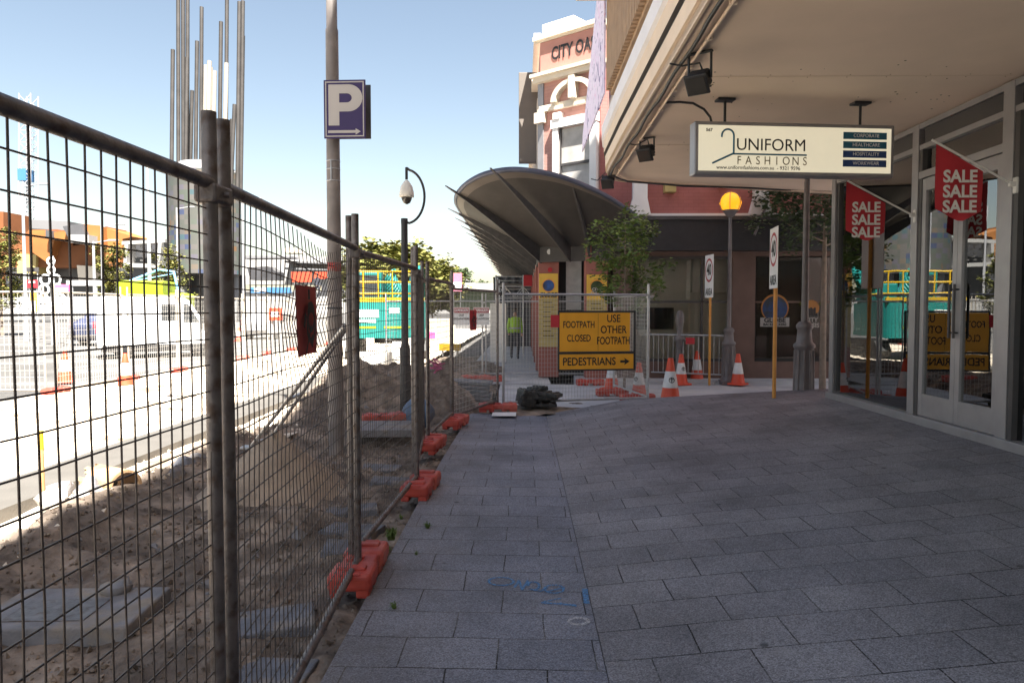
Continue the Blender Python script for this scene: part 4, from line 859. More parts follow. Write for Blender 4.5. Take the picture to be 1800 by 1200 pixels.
k = MB(); chbox(k, .46, .62, 0, .12, 3.7, 5.75); chbox(k, .42, LCH, 0, .14, 5.75, 5.95); chbox(k, .5, .7, .0, .16, 5.95, 6.1); chbox(k, LCH - .2, LCH - .02, 0, .12, 3.7, 5.75)
fw = cp_(k, "window_surround", 'wtrim'); k = MB(); chbox(k, .64, LCH - .22, -.02, .02, 3.7, 5.73); cp_(k, "curtain", 'curtain', fw); k = MB(); chbox(k, .62, LCH - .2, .03, .06, 4.86, 4.92); chbox(k, .62, .67, .03, .06, 3.7, 5.75); cp_(k, "sash", 'alud', fw)
k = MB(); chbox(k, -.02, .9, -1.2, -.1, 7.9, 8.33); cp_(k, "roof_block", 'wtrim')
k = MB(); chbox(k, -.05, .12, -.1, .03, 3.7, 6.9); cp_(k, "downpipe", 'alu')
# street side of the building: stone blocks and bays
k = MB(); g = random.Random(3)
for y in lin(18.3, 40, 22):
    k.bx(.4 - g.uniform(.05, .12), .42, y, y + .6, 3.9 + g.uniform(0, .3), 6.8 - g.uniform(0, .4))
k.bx(.2, .42, 18.1, 60, 7.0, 7.12); k.bx(.25, .42, 18.1, 60, 8.0, 8.14); cp_(k, "stone_bay", 'trim')
for y in lin(19.5, 58, 14): cp_(MB().bx(.32, .44, y, y + .5, -.1, 3.1), "street_pier", 'maroon')
for y in lin(20.2, 56, 13): cp_(MB().bx(.4, .44, y, y + 2, .5, 2.8), "street_window", 'fard')
# wall above the laneway awning
k = MB(); k.bx(1.73, 30, 16.86, 16.9, 3.66, 7.0); cp_(k, "laneway_wall", 'redw'); k = MB(); k.bx(1.9, 30, 16.74, 16.86, 3.58, 3.66); cp_(k, "string_course", 'wtrim')
for x in (2.35, 5.05): k = MB(); k.prism([(x, 3.62), (x + .5, 3.62), (x + .42, 4.0), (x + .42, 4.9), (x + .1, 4.9), (x + .1, 4.0)], 16.68, 16.86); cp_(k, "corbel", 'wtrim')
for x in (3.15, 4.35): k = MB(); k.bx(x, x + .24, 16.6, 16.86, 4.12 + (.12 if x > 4 else 0), 4.32); cp_(k, "wall_light", 'offw' if x > 4 else 'khaki')
# projecting sign box on the street side
k = MB(); k.bx(-.12, .36, 19.0, 19.25, 5.25, 7.5, .01); o = k.build("blade_sign", 'brownbox'); tag(o, "tall plain grey box sign projecting from the rose corner building", "sign box")
# black laneway awning
law = thing("laneway_awning", "flat black awning over the dark laneway windows", "awning", (2.3, 16.86, 2.8)); k = MB(); k.prism([(2.1, 16.7), (2.4, 16.52), (30, 16.52), (30, 16.855), (2.0, 16.855)], 2.82, 3.55, 'Z'); k.build("canopy", 'black', law, True)
k = MB(); k.bx(2.4, 30, 16.46, 16.518, 3.49, 3.57); k.build("gutter", 'darkm', law, True)
for x in (5.1, 8.5): k = MB(); k.tube([(x, 16.49, 3.15), (x + .35, 16.7, 3.9)], .03, 6); k.build("stay", 'lamp', law, True)
# curved awning wrapping the corner
aw = thing("corner_awning", "dark curved ribbed awning sweeping round the rose building's corner", "awning", (.36, 17.6, 2.9))
lip = [(2.6, 16.86, 3.55), (2.25, 16.35, 3.68), (1.8, 15.85, 3.86), (1.3, 15.45, 4.02), (.75, 15.17, 4.17), (.2, 15.05, 4.26), (-.3, 15.1, 4.30), (-.8, 15.36, 4.26), (-1.2, 15.8, 4.15), (-1.45, 16.4, 4.03), (-1.56, 17.2, 3.98), (-1.6, 18.5, 3.98), (-1.6, 21, 3.98), (-1.6, 30, 3.98), (-1.6, 45, 3.98), (-1.6, 70, 3.98)]
inn = [(2.6, 16.9, 3.0), (2.2, 16.9, 3.0), (1.9, 16.9, 2.98), (1.6, 16.9, 2.97), (1.3, 16.95, 2.96), (1.05, 17.1, 2.95), (.8, 17.3, 2.95), (.6, 17.5, 2.95), (.45, 17.62, 2.95), (.38, 17.7, 2.95), (.36, 17.9, 2.95), (.36, 18.6, 2.95), (.36, 21, 2.95), (.36, 30, 2.95), (.36, 45, 2.95), (.36, 70, 2.95)]
def cat(P, n=4):
    out = []
    for i in range(len(P) - 1):
        p0 = Vector(P[max(i - 1, 0)]); p1 = Vector(P[i]); p2 = Vector(P[i + 1]); p3 = Vector(P[min(i + 2, len(P) - 1)])
        for k in range(n):
            t = k / n; out.append(.5 * ((2 * p1) + (-p0 + p2) * t + (2 * p0 - 5 * p1 + 4 * p2 - p3) * t * t + (-p0 + 3 * p1 - 3 * p2 + p3) * t ** 3))
    out.append(Vector(P[-1])); return out
LI, IN = cat(lip), cat(inn); N = len(LI); S_ = lin(0, 1, 12)
def und(i, s): p = IN[i].lerp(LI[i], s); p.z = IN[i].z + (LI[i].z - IN[i].z) * (s + .22 * s * (1 - s)); return p
k = MB(); k.v = [und(i, s) for i in range(N) for s in S_]
for i in range(N - 1):
    for j in range(11): k.f.append((i * 12 + j, i * 12 + j + 1, (i + 1) * 12 + j + 1, (i + 1) * 12 + j)); k.mi.append(1 if j >= 10 else 0); k.smooth.append(True)
k.build("lining", ['awn', 'awnl'], aw, True)
k = MB(); k.tube([p + Vector((0, 0, .03)) for p in LI], .05, 8, smooth=True); k.build("lip", 'awnt', aw, True)
k = MB(); k.v = [und(i, s) + Vector((0, 0, .09 + .25 * (1 - s) * s)) for i in range(N) for s in S_]
for i in range(N - 1):
    for j in range(11): k.f.append((i * 12 + j + 1, i * 12 + j, (i + 1) * 12 + j, (i + 1) * 12 + j + 1)); k.mi.append(0); k.smooth.append(True)
k.build("top_sheet", 'awnt', aw, True)
def rib(a, tip, d0=.38, d1=.015):
    a = Vector(a); tip = Vector(tip); d = tip - a; n = Vector((-d.y, d.x, 0)).normalized() * .02; k = MB(); vs = []
    for q in (0, .25, .5, .75, .9, 1):
        p = a + d * q; p.z = a.z + d.z * (q + .16 * q * (1 - q)); dep = d0 + (d1 - d0) * q; vs += [p - n, p + n, p + n - Vector((0, 0, dep)), p - n - Vector((0, 0, dep))]
    fs = [(4 * i + j, 4 * i + (j + 1) % 4, 4 * i + 4 + (j + 1) % 4, 4 * i + 4 + j) for i in range(5) for j in range(4)] + [(3, 2, 1, 0), (20, 21, 22, 23)]
    k.add(vs, fs); k.build("rib", 'darkm', aw, True)
rib((1.5, 16.9, 3.0), at(1005, 322, 15.35), .3); rib((1.08, 17.1, 2.98), at(862, 295, 14.75)); rib((.42, 17.6, 2.98), at(783, 326, 16.1))
y = 19.2
for i in range(14): rib((.36, y, 2.98), (-1.95, y, 4.12), .36, .015); y += 2.0 if i < 8 else 3.0
k = MB(); 
chx = [(2.2, 16.86), (1.68, 16.86), (.36, 17.56), (.33, 18), (.33, 60)]
for (xa, ya), (xb, yb) in zip(chx, chx[1:]): k.add([(xa, ya, 2.62), (xb, yb, 2.62), (xb, yb, 2.98), (xa, ya, 2.98), (xa + .05, ya + .05, 2.62), (xb + .05, yb + .05, 2.62)], [(0, 1, 2, 3), (0, 4, 5, 1)])
k.build("wall_beam", 'awn', aw, True)
k = MB(); k.lathe([(.06, 0), (.07, .02), (.06, .07), (.02, .1)], (.62, 17.42, 2.86), 14, axis='Y'); tag(k.build("alarm_bell", 'offw'), "round white alarm light above the left yellow notice", "alarm light"); 
k = MB(); k.lathe([(.055, 0), (.055, .03), (.03, .05)], (.63, 17.585, 2.45), 14, axis='Y'); tag(k.build("alarm_bell", 'red'), "small round red alarm bell above the left yellow notice", "alarm bell")
# tall yellow notices on the pillars
def notice(label, x0, x1, y, z0, z1, kind):
    t = thing("wall_notice", label, "sign", (x0, y, z0), 0, "tall yellow notices on the corner pillars"); W = x1 - x0; H = z1 - z0; zk = H * .66
    k = MB(); k.bx(0, W, -.02, 0, zk, H); k.build("board", 'yellow', t); k = MB(); k.bx(0, W, -.018, 0, 0, zk - .002); k.build("list_board", 'khaki', t)
    k = MB(); k.disc(W / 2, H * .84, -.026, W * .36, 30); k.build("emblem_sun", 'sunset', t)
    k = MB(); k.disc(W / 2, H * .835, -.029, W * .30, 30); k.build("emblem_globe", 'globeb' if kind == 0 else 'leafd', t)
    l = MB()
    if kind == 0: l.text("GLOBE", W * .26, W / 2, H * .715, -.024, 1.15, .04); l.text("BACKPACKERS", W * .13, W / 2, H * .68, -.024, 1., .04)
    else: l.text("CITY", W * .2, W / 2, H * .80, -.032, 1.1, .03); l.text("OASIS", W * .2, W / 2, H * .75, -.032, 1.1, .03)
    l.build("lettering", 'blackp' if kind == 0 else 'signgrey', t)
    l = MB()
    for i in range(8): l.bx(W * .22, W * (.7 + .1 * math.sin(i * 2)), -.0215, -.0185, H * (.6 - .065 * i), H * (.6 - .065 * i) + .025); 
    for i in range(9): l.bx(0, W, -.0215, -.0185, H * (.635 - .065 * i), H * (.635 - .065 * i) + .006)
    l.build("print", 'goldtxt', t)
notice("tall yellow notice with blue globe emblem on the left pillar", .37, .82, 17.6, .62, 2.36, 0); notice("tall yellow notice partly hidden by the young tree's leaves", 1.44, 1.9, 16.91, .62, 2.3, 1)
# emblems on the dark windows
def emblem(px0, px1, py0, py1, kind, lab):
    Y = 16.95; a = at(px0, py1, Y); c = at(px1, py0, Y); W = c.x - a.x; H = c.z - a.z; t = thing("window_emblem", lab, "sign", (a.x, Y, a.z))
    if kind == 0:
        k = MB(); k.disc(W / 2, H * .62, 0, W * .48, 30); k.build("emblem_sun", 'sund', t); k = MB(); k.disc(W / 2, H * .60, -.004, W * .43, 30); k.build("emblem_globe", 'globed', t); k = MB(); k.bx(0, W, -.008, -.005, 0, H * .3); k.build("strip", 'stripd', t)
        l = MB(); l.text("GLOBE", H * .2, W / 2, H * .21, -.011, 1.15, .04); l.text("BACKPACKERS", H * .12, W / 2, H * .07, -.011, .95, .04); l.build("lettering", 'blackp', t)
    else:
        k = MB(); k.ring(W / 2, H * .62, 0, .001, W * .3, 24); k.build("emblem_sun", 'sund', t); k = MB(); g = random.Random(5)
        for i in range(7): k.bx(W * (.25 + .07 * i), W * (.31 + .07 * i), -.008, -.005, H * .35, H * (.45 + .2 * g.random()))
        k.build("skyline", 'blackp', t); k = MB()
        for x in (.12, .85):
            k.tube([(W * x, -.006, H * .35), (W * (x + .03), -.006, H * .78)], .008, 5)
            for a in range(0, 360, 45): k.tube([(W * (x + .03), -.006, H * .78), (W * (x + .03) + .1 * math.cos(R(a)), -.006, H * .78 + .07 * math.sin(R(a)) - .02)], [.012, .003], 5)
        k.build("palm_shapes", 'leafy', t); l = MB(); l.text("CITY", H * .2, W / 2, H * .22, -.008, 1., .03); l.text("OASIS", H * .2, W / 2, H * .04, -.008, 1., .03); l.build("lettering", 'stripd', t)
emblem(1336, 1388, 521, 574, 0, "round globe emblem on the dark laneway window"); emblem(1402, 1450, 521, 574, 1, "palm and sunset emblem on the dark window behind the fluted lamp post")

# ------------------------------------------------------------------ laneway furniture
A = at(980, 652, 12.02); B = at(1117, 546, 12.25); W = math.hypot(B.x - A.x, B.y - A.y); H = B.z - A.z; k0 = 12.02
t = thing("footpath_closed_sign", "amber footpath closed board in a black frame on the fence", "sign", (A.x, 12.02, A.z), math.atan2(.23, B.x - A.x))
z2 = H * .30
k = MB()
for x0, x1, z0, z1 in ((0, W, 0, .025), (0, W, H - .03, H), (0, .025, .025, H - .03), (W - .035, W, .025, H - .03), (.025, W - .035, z2 - .02, z2 + .02)): k.bx(x0, x1, -.03, .0, z0, z1, .003)
k.build("frame", 'black', t); k = MB(); k.bx(.027, W - .1, -.026, -.014, z2 + .022, H - .032); k.build("upper_panel", 'amber', t); k = MB(); k.bx(.027, W - .037, -.026, -.014, .027, z2 - .022); k.build("lower_panel", 'amber', t)
yy = -.0285
for tx, sz, x, z, w_, bo in (("FOOTPATH", .155, .265, H * .765, .66, .012), ("CLOSED", .155, .265, H * .54, .7, .012), ("USE", .175, .71, H * .865, .8, .012), ("OTHER", .175, .71, H * .68, .78, .012), ("FOOTPATH", .175, .71, H * .495, .62, .012), ("PEDESTRIANS", .18, .40, z2 / 2, .82, .016)):
    MB().text(tx, sz, W * x, z, yy, w_, bo).build("lettering", 'blackp', t)
l = MB()
az = z2 / 2; ax = W * .80; l.prism([(ax, az - .018), (ax + .08, az - .018), (ax + .065, az - .06), (ax + .16, az), (ax + .065, az + .06), (ax + .08, az + .018), (ax, az + .018)], yy - .001, yy + .001); l.build("arrow", 'blackp', t)
k = MB(); k.bx(W * .51, W * .513, yy, yy + .003, z2 + .03, H - .04); k.build("seam", 'goldtxt', t)
# small red tag left of the board
p = at(968, 572, 12.0); k = MB(); k.bx(0, .14, -.01, 0, -.2, 0); o = k.build("warning_tag", 'red'); o.location = (p.x, 12.0, p.z + .17); tag(o, "small red plate on the fence touching the amber board's left side", "tag")
def cone(label, px, py, z, s=1., rz=0.):
    p = gr(px, py, z); t = thing("traffic_cone", label, "traffic cone", (p.x, p.y, z), rz, "orange and white traffic cones"); t.scale = (s, s, s)
    k = MB(); k.box((0, 0, .02), (.36, .36, .04), .012); k.lathe([(.155, .04), (.15, .06), (.118, .26)], n=22); k.build("base", 'cone', t)
    k = MB(); k.lathe([(.12, .25), (.119, .262), (.076, .5), (.073, .5)], n=22); k.build("reflective_collar", 'conew', t)
    k = MB(); k.ring(0, 0, 0, .035, .045, 18); k.box((0, 0, 0), (.012, .003, .075)); k.box((0, 0, .012), (.06, .003, .012)); k.xform(Matrix.Translation((0, -.104, .37)) @ Matrix.Rotation(R(-10), 4, 'X')); k.build("emblem", 'blackp', t)
    k = MB(); k.lathe([(.0755, .495), (.074, .505), (.042, .69), (.036, .7), (.025, .7), (.03, .66)], n=22); k.build("tip", 'cone', t); return t
C0 = cone("orange cone nearest the camera, at the paving edge right of the fence", 1178, 709, .07)
def cdup(px, py, z, lab, s=1.):
    p = gr(px, py, z); c = dup(C0, (p.x, p.y, z), px * .1, lab); c.scale = (s, s, s)
cdup(1197, 676, -.12, "orange cone just left of the steel barrier's middle, standing in front of it", .95); cdup(1297, 676, -.1, "orange cone alone at the right end of the steel barrier", .95); cdup(1225, 668, -.1, "dim orange cone behind the steel barrier bars", .95)
cdup(1123, 697, -.12, "scuffed cone just inside the angled mesh panel", .92); cdup(1075, 684, -.12, "cone half hidden below the amber board", .95)
# crowd barrier
a = gr(1124, 668, -.12); b_ = gr(1281, 675, -.12); d = b_ - a; L = math.hypot(d.x, d.y)
t = thing("crowd_barrier", "low galvanised steel crowd barrier in the side street", "barrier", (a.x, a.y, -.12), math.atan2(d.y, d.x)); k = MB()
k.tube([(.02, 0, 0), (.02, 0, .9), (.05, 0, 1.0), (.14, 0, 1.06), (L - .14, 0, 1.06), (L - .05, 0, 1.0), (L - .02, 0, .9), (L - .02, 0, 0)], .019, 8); k.tube([(.02, 0, .2), (L - .02, 0, .2)], .016, 8); k.build("frame", 'galvl', t)
k = MB()
for x in lin(.1, L - .1, 17): k.tube([(x, 0, .2), (x, 0, 1.05)], .008, 6)
k.build("bars", 'galvl', t); k = MB()
for x in (.25, L - .25): k.tube([(x, -.28, .02), (x, -.2, .06), (x, .2, .06), (x, .28, .02)], .014, 6)
k.build("feet", 'galvl', t); k = MB(); k.bx(L * .53, L * .63, -.03, -.022, .86, 1.0); k.build("tag", 'red', t)
# 40 area signs
def area40(label, px, pyt, pyb, pyf, Y, z0, ang):
    top = at(px, pyt, Y); bot = at(px, pyb, Y); H = top.z - bot.z; W = H * .62
    t = thing("speed_sign", label, "sign", (top.x, Y, z0), ang, "forty area signs in the side street"); zt = top.z - z0; zb = bot.z - z0
    k = MB(); k.tube([(0, .03, -.05), (0, .03, zt - .05)], .026, 10); k.build("post", 'opost', t)
    k = MB(); k.box((0, 0, (zt + zb) / 2), (W, .006, H), .002); k.build("plate", 'white', t); c = zb + H * .64
    k = MB(); k.ring(0, c, -.0045, W * .37, W * .45, 32); k.build("red_ring", 'redring', t)
    l = MB(); l.text("40", W * .58, 0, c, -.005, .9, .025); l.text("AREA", W * .36, 0, zb + H * .13, -.005, .9, .02); l.build("lettering", 'blackp', t)
area40("forty area speed sign on an orange post behind the steel barrier", 1247, 448, 523, 668, 16.0, -.12, R(-86)); area40("forty area speed sign on an orange post at the paving corner, nearer the shop", 1361, 400, 507, 702, 10.1, .27, R(-97))
# lamp posts
def lamp(label, px, py, Y, z0, hg, lit=True):
    p = at(px, py, Y); t = thing("street_lamp", label, "street lamp", (p.x, Y, z0), 0, "cast iron globe street lamps")
    k = MB(); k.box((0, 0, .04), (.36, .36, .1), .02); k.lathe([(.17, .08), (.165, .14), (.14, .17), (.128, .85), (.15, .87), (.15, .91), (.11, .95), (.095, 1.12), (.115, 1.15), (.115, 1.19), (.075, 1.24)], n=20)
    for i in range(10): a = i * .628; k.tube([(.137 * math.cos(a), .137 * math.sin(a), .2), (.127 * math.cos(a), .127 * math.sin(a), .83)], .018, 6)
    k.build("fluted_base", 'lamp', t); k = MB(); k.tube([(0, 0, 1.2), (0, 0, hg - .26)], [.05, .036], 14); k.lathe([(.05, hg - .3), (.09, hg - .27), (.12, hg - .22), (.17, hg - .16), (.175, hg - .13), (.1, hg - .15)], n=20); k.build("shaft", 'lamp', t)
    k = MB(); k.lathe([(.12, -.20), (.19, -.13), (.235, 0), (.2, .12), (.12, .2), (.02, .235)], (0, 0, hg), 24); g = k.build("globe", 'amberglow' if lit else 'amberd', t)
    k = MB()
    for a in range(3):
        c = R(a * 60 + 12); k.tube([(.243 * math.cos(R(b)) * math.cos(c), .243 * math.cos(R(b)) * math.sin(c), hg + .243 * math.sin(R(b))) for b in range(-60, 241, 15)], .008, 5)
    k.build("globe_cage", 'lamp', t); return t
lamp("street lamp with glowing amber globe behind the steel barrier", 1280, 670, 16.15, -.12, 3.92); lamp("fluted street lamp post at the shop corner, its head hidden by the canopy", 1412, 702, 10.7, .1, 3.9)
p = at(1194, 668, 16.7); t = thing("ornate_bollard", "grey ornate bollard behind the steel barrier", "bollard", (p.x, 16.7, -.06)); k = MB(); k.lathe([(.14, 0), (.13, .15), (.09, .2), (.085, .85), (.12, .9), (.12, .95), (.07, 1.0), (.065, 1.15), (.1, 1.3), (.09, 1.45), (.04, 1.55)], n=18); k.build("post", 'lamp', t); k = MB(); k.lathe([(.125, .86), (.135, .89), (.135, .93), (.125, .95)], n=18); k.build("collar", 'lamp', t)
# scaffold on the far footpath
t = thing("scaffold", "grey scaffold gantry over the far footpath beneath the awning", "scaffold", (-.9, 27, -.12)); k = MB()
for x in (-1.0, .0):
    for y in (27, 29, 31): k.tube([(x, y, -.1), (x, y, 2.75)], .03, 6)
for y in (27, 31):
    for z in (1.95, 2.35, 2.7): k.tube([(-1, y, z), (.3, y, z)], .025, 6)
    for i in range(4): x = -1 + i * .33; k.tube([(x, y, 1.95 + (.4 if i % 2 else 0)), (x + .33, y, 2.35 - (.4 if i % 2 else 0))], .018, 6)
k.build("tubes", 'galvl', t, True); k = MB(); k.bx(-1, .3, 27, 31, 2.42, 2.46); k.build("deck", 'darkm', t, True); k = MB(); k.bx(.0, .32, 26.9, 26.95, 2.35, 2.75); k.build("plate", 'red', t, True)

t = thing("scaffold_sheeting", "dark mesh sheeting closing the far footpath beyond the worker", "sheeting", (-1.3, 32, -.12)); k = MB()
for i in range(24): x0 = -1.3 + i * .07; k.add([(x0, 32 + .03 * math.sin(i * 1.3), -.1), (x0 + .07, 32 + .03 * math.sin(i * 1.3 + 1.3), -.1), (x0 + .07, 32 + .03 * math.sin(i * 1.3 + 1.3), 2.9), (x0, 32 + .03 * math.sin(i * 1.3), 2.9)], [(0, 1, 2, 3)], True)
k.build("sheet", 'navyg', t, True); k = MB()
for z in (.3, 1.4, 2.85): k.tube([(-1.32, 32.06, z), (.36, 32.06, z)], .025, 6)
k.build("rails", 'galv', t, True)
# ------------------------------------------------------------------ people
def person(label, loc, rz, top_mat, vest=True, h=1.74):
    t = thing("person", label, "person", loc, rz); me = bpy.data.meshes.new("body"); s = h / 1.75
    V = [(0, 0, .95), (0, .0, 1.15), (0, .01, 1.36), (0, .0, 1.48), (0, -.01, 1.55), (0, -.015, 1.68), (.1, 0, .9), (.11, -.1, .5), (.11, .06, .1), (.11, -.08, .05), (-.1, 0, .9), (-.1, .1, .5), (-.1, .22, .12), (-.1, .1, .06),
         (.19, .0, 1.42), (.25, .06, 1.15), (.24, -.06, .92), (.24, -.1, .82), (-.19, .0, 1.42), (-.25, -.05, 1.15), (-.24, -.2, .95), (-.24, -.25, .87)]
    E = [(0, 1), (1, 2), (2, 3), (3, 4), (4, 5), (0, 6), (6, 7), (7, 8), (8, 9), (0, 10), (10, 11), (11, 12), (12, 13), (2, 14), (14, 15), (15, 16), (16, 17), (2, 18), (18, 19), (19, 20), (20, 21)]
    Rr = [(.15, .11), (.145, .1), (.17, .11), (.07, .065), (.055, .06), (.085, .1), (.09, .09), (.06, .06), (.045, .05), (.045, .04), (.09, .09), (.06, .06), (.045, .05), (.045, .04), (.065, .065), (.045, .045), (.035, .035), (.03, .04), (.065, .065), (.045, .045), (.035, .035), (.03, .04)]
    me.from_pydata([(x * s, y * s, z * s) for x, y, z in V], E, []); o = bpy.data.objects.new("body", me); COL.objects.link(o)
    m = o.modifiers.new("s", 'SKIN'); 
    for i, v in enumerate(me.skin_vertices[0].data): v.radius = (Rr[i][0] * s, Rr[i][1] * s); v.use_root = (i == 0)
    su = o.modifiers.new("d", 'SUBSURF'); su.levels = 2; su.render_levels = 2
    dg = bpy.context.evaluated_depsgraph_get(); nm = bpy.data.meshes.new_from_object(o.evaluated_get(dg)); bpy.data.objects.remove(o)
    for q in (top_mat, 'jean', 'skin'): nm.materials.append(M[q])
    for p in nm.polygons:
        z = p.center.z / s; p.material_index = 2 if z > 1.5 or (z < .93 and abs(p.center.x) > .2 * s) else (1 if z < .95 else 0); p.use_smooth = True
    ob = bpy.data.objects.new("body", nm); COL.objects.link(ob); ob.parent = t
    k = MB(); k.lathe([(.1, 1.69), (.105, 1.74), (.08, 1.79), (.02, 1.81)], (0, -.01, 0), 14); k.xform(Matrix.Scale(s, 4)); k.build("hair", 'hair', t)
    if vest:
        k = MB(); k.lathe([(.19, .98), (.185, 1.15), (.205, 1.36), (.15, 1.46)], n=18); k.xform(Matrix.Diagonal((s, .72 * s, s, 1))); k.build("hi_vis_vest", 'vest', t)
        k = MB(); k.lathe([(.192, 1.08), (.192, 1.13)], n=18); k.xform(Matrix.Diagonal((s, .74 * s, s, 1))); k.build("reflective_band", 'signgrey', t)
    return t
p = at(905, 622, 24.); person("worker in lime hi-vis vest walking under the awning", (p.x, 24., -.12), R(8), 'vest', True, 1.62)
p = at(558, 525, 52); person("distant pedestrian in dark clothes near the blue hoarding", (p.x, 52, p.z), R(60), 'jean', False)

# ------------------------------------------------------------------ trees
def tree(name, label, loc, h, cz, cr, ch, n, leaf, mt, sd, group=None, trunk=.06, gaps=.5, lean=0., nb=16, nc=3):
    g = random.Random(sd); t = thing(name, label, "tree", loc, 0, group); k = MB(); ends = []
    top = Vector((lean, 0, cz + ch * .35)); k.tube([(0, 0, -.1), Vector((lean * .3, .02, cz * .5)), top], [trunk, trunk * .75, trunk * .25], 8)
    for i in range(nb):
        z0 = cz - ch * .45 + ch * .75 * i / nb; a = i * 2.4 + g.random(); u = math.sqrt(max(.05, 1 - ((z0 + ch * .12 - cz) / (ch * .55)) ** 2)); rr = cr * u * g.uniform(.6, 1.0)
        p0 = Vector((lean * z0 / (cz + ch * .35), 0, max(z0 - ch * .1, cz * .35))); p2 = p0 + Vector((math.cos(a) * rr, math.sin(a) * rr, ch * g.uniform(.12, .28))); p1 = p0.lerp(p2, .5) + Vector((0, 0, -.04 * ch))
        k.tube([p0, p1, p2], [trunk * .3, trunk * .2, trunk * .08], 5); ends += [(p2, .6), (p1, .5), (p0.lerp(p2, .75), .55)]
    ends.append((top, .5)); k.build("trunk", 'bark', t)
    k = MB(); cl = []
    for p, q in ends:
        for _ in range(nc): cl.append((p + Vector((g.gauss(0, 1), g.gauss(0, 1), g.gauss(0, .7))) * cr * .16, cr * g.uniform(.12, .26)))
    for i in range(n):
        c, r = cl[g.randrange(len(cl))]; d = Vector((g.gauss(0, 1), g.gauss(0, 1), g.gauss(0, .8)))
        p = c + d.normalized() * r * g.random() ** .45; a = g.uniform(0, 6.28); s = leaf * g.uniform(.6, 1.3)
        u = Vector((math.cos(a), math.sin(a), g.uniform(-.6, .3))).normalized(); v = u.cross(Vector((g.gauss(0, .5), g.gauss(0, .5), 1))).normalized() * s * .45; u = u * s
        k.add([p, p + u * .5 + v, p + u, p + u * .5 - v], [(0, 1, 2, 3)])
    k.build("crown", mt, t); return t
p = at(1098, 600, 14.3); tree("young_tree", "slender young street tree with light green leaves in front of the awning", (p.x, 14.3, -.13), 4, 2.7, .76, 2.1, 3700, .075, 'leaf', 4, trunk=.03)
p = at(1447, 600, 15.3); tree("street_tree", "dark leafy tree at the side street behind the shop corner", (p.x, 15.3, -.1), 5, 4.0, 1.5, 2.0, 6500, .09, 'leafd', 5, trunk=.07)
BT = [(2, 520, 46, 375, 1.45, "yellow-green tree at the picture's left edge"), (200, 515, 50, 405, 1.15, "small yellow-green tree between the orange building and the lime truck"), (300, 520, 50, 420, 1.3, "small yellow-green tree beside the lime truck in front of the tiled tower"),
      (690, 540, 75, 422, 4.4, "broad yellow-green tree behind the teal excavator"), (760, 530, 90, 452, 3.6, "smaller tree right of the broad yellow-green tree"), (800, 525, 120, 462, 2.6, "dark tree standing before the far white roof"), (655, 540, 80, 432, 3.6, "yellow-green tree at the left shoulder of the broad tree"),
      (845, 525, 160, 488, 3., "tiny far tree on the skyline beside the awning")]
for i, (px, py, Y, pyt, cr, lab) in enumerate(BT):
    b = at(px, py, Y); tp = at(px, pyt, Y).z; z0 = -.2; H = tp - z0; c_h = H * .82 if i < 3 else H * .75
    tree("street_tree" if i < 3 else "park_tree", lab, (b.x, Y, z0), H, H - c_h * .52, cr, c_h * .92, 6500 if i < 3 else 14000, .15 if i < 3 else .42 * cr / 3.5, 'leafd' if i in (5, 7) else 'leafy', 20 + i, "trees beyond the road", trunk=.1, nb=20 if i < 3 else 40, nc=4 if i < 3 else 5)

# ------------------------------------------------------------------ street works on the far side of the road
FX = -8.9; labs = ["nearest", "second nearest", "third", "fourth", "fifth", "sixth", "seventh", "eighth", "ninth", "tenth"]
pA = make_panel(2.35, "sunlit silver mesh panel across the roadworks, nearest of its line", 'wrod', 'offw', 2.15, 1.98, .13, (.09, .12), .002, 30, loc=(FX, 13.9, -.14), rz=R(90), group="sunlit mesh panels across the roadworks")
fA = make_foot("orange plastic foot under the nearest sunlit mesh panel", (FX, 13.9, -.1), R(90), "orange feet of the sunlit mesh panels", 'orange')
for i in range(1, 9):
    dup(pA, (FX + .12 * math.sin(i), 13.9 + 2.4 * i, -.14), R(90), f"sunlit silver mesh panel across the roadworks, {labs[i]} of its line")
    dup(fA, (FX + .12 * math.sin(i), 13.9 + 2.4 * i, -.1), R(90), f"orange plastic foot under the {labs[i]} sunlit mesh panel")
dup(pA, (FX - 2.45, 13.7, -.14), R(2), "sunlit mesh panel turning away at the picture's left edge"); dup(pA, (FX - 4.9, 13.6, -.14), R(2), "sunlit mesh panel outermost at the picture's left edge")
for px, py, lab in ((115, 672, "orange and white cone in front of the nearest sunlit mesh panel"), (221, 680, "orange post-like cone in the sand before the white van"), (420, 600, "far cone between the fence posts near the van")):
    cdup(px, py, -.1, lab)
def wheel(t, x, y, r, w_=.2):
    k = MB(); k.lathe([(r * .62, -w_ / 2), (r * .95, -w_ / 2), (r, -w_ / 2 + .03), (r, w_ / 2 - .03), (r * .95, w_ / 2), (r * .62, w_ / 2)], (x, y, r), 22, axis='Y'); w0 = k.build("wheel", 'rubber', t)
    k = MB(); k.lathe([(.03, -w_ / 2 - .005), (r * .6, -w_ / 2 + .01), (r * .6, w_ / 2 - .01), (.03, w_ / 2 + .005)], (x, y, r), 18, axis='Y'); k.build("rim", 'galvl', w0)
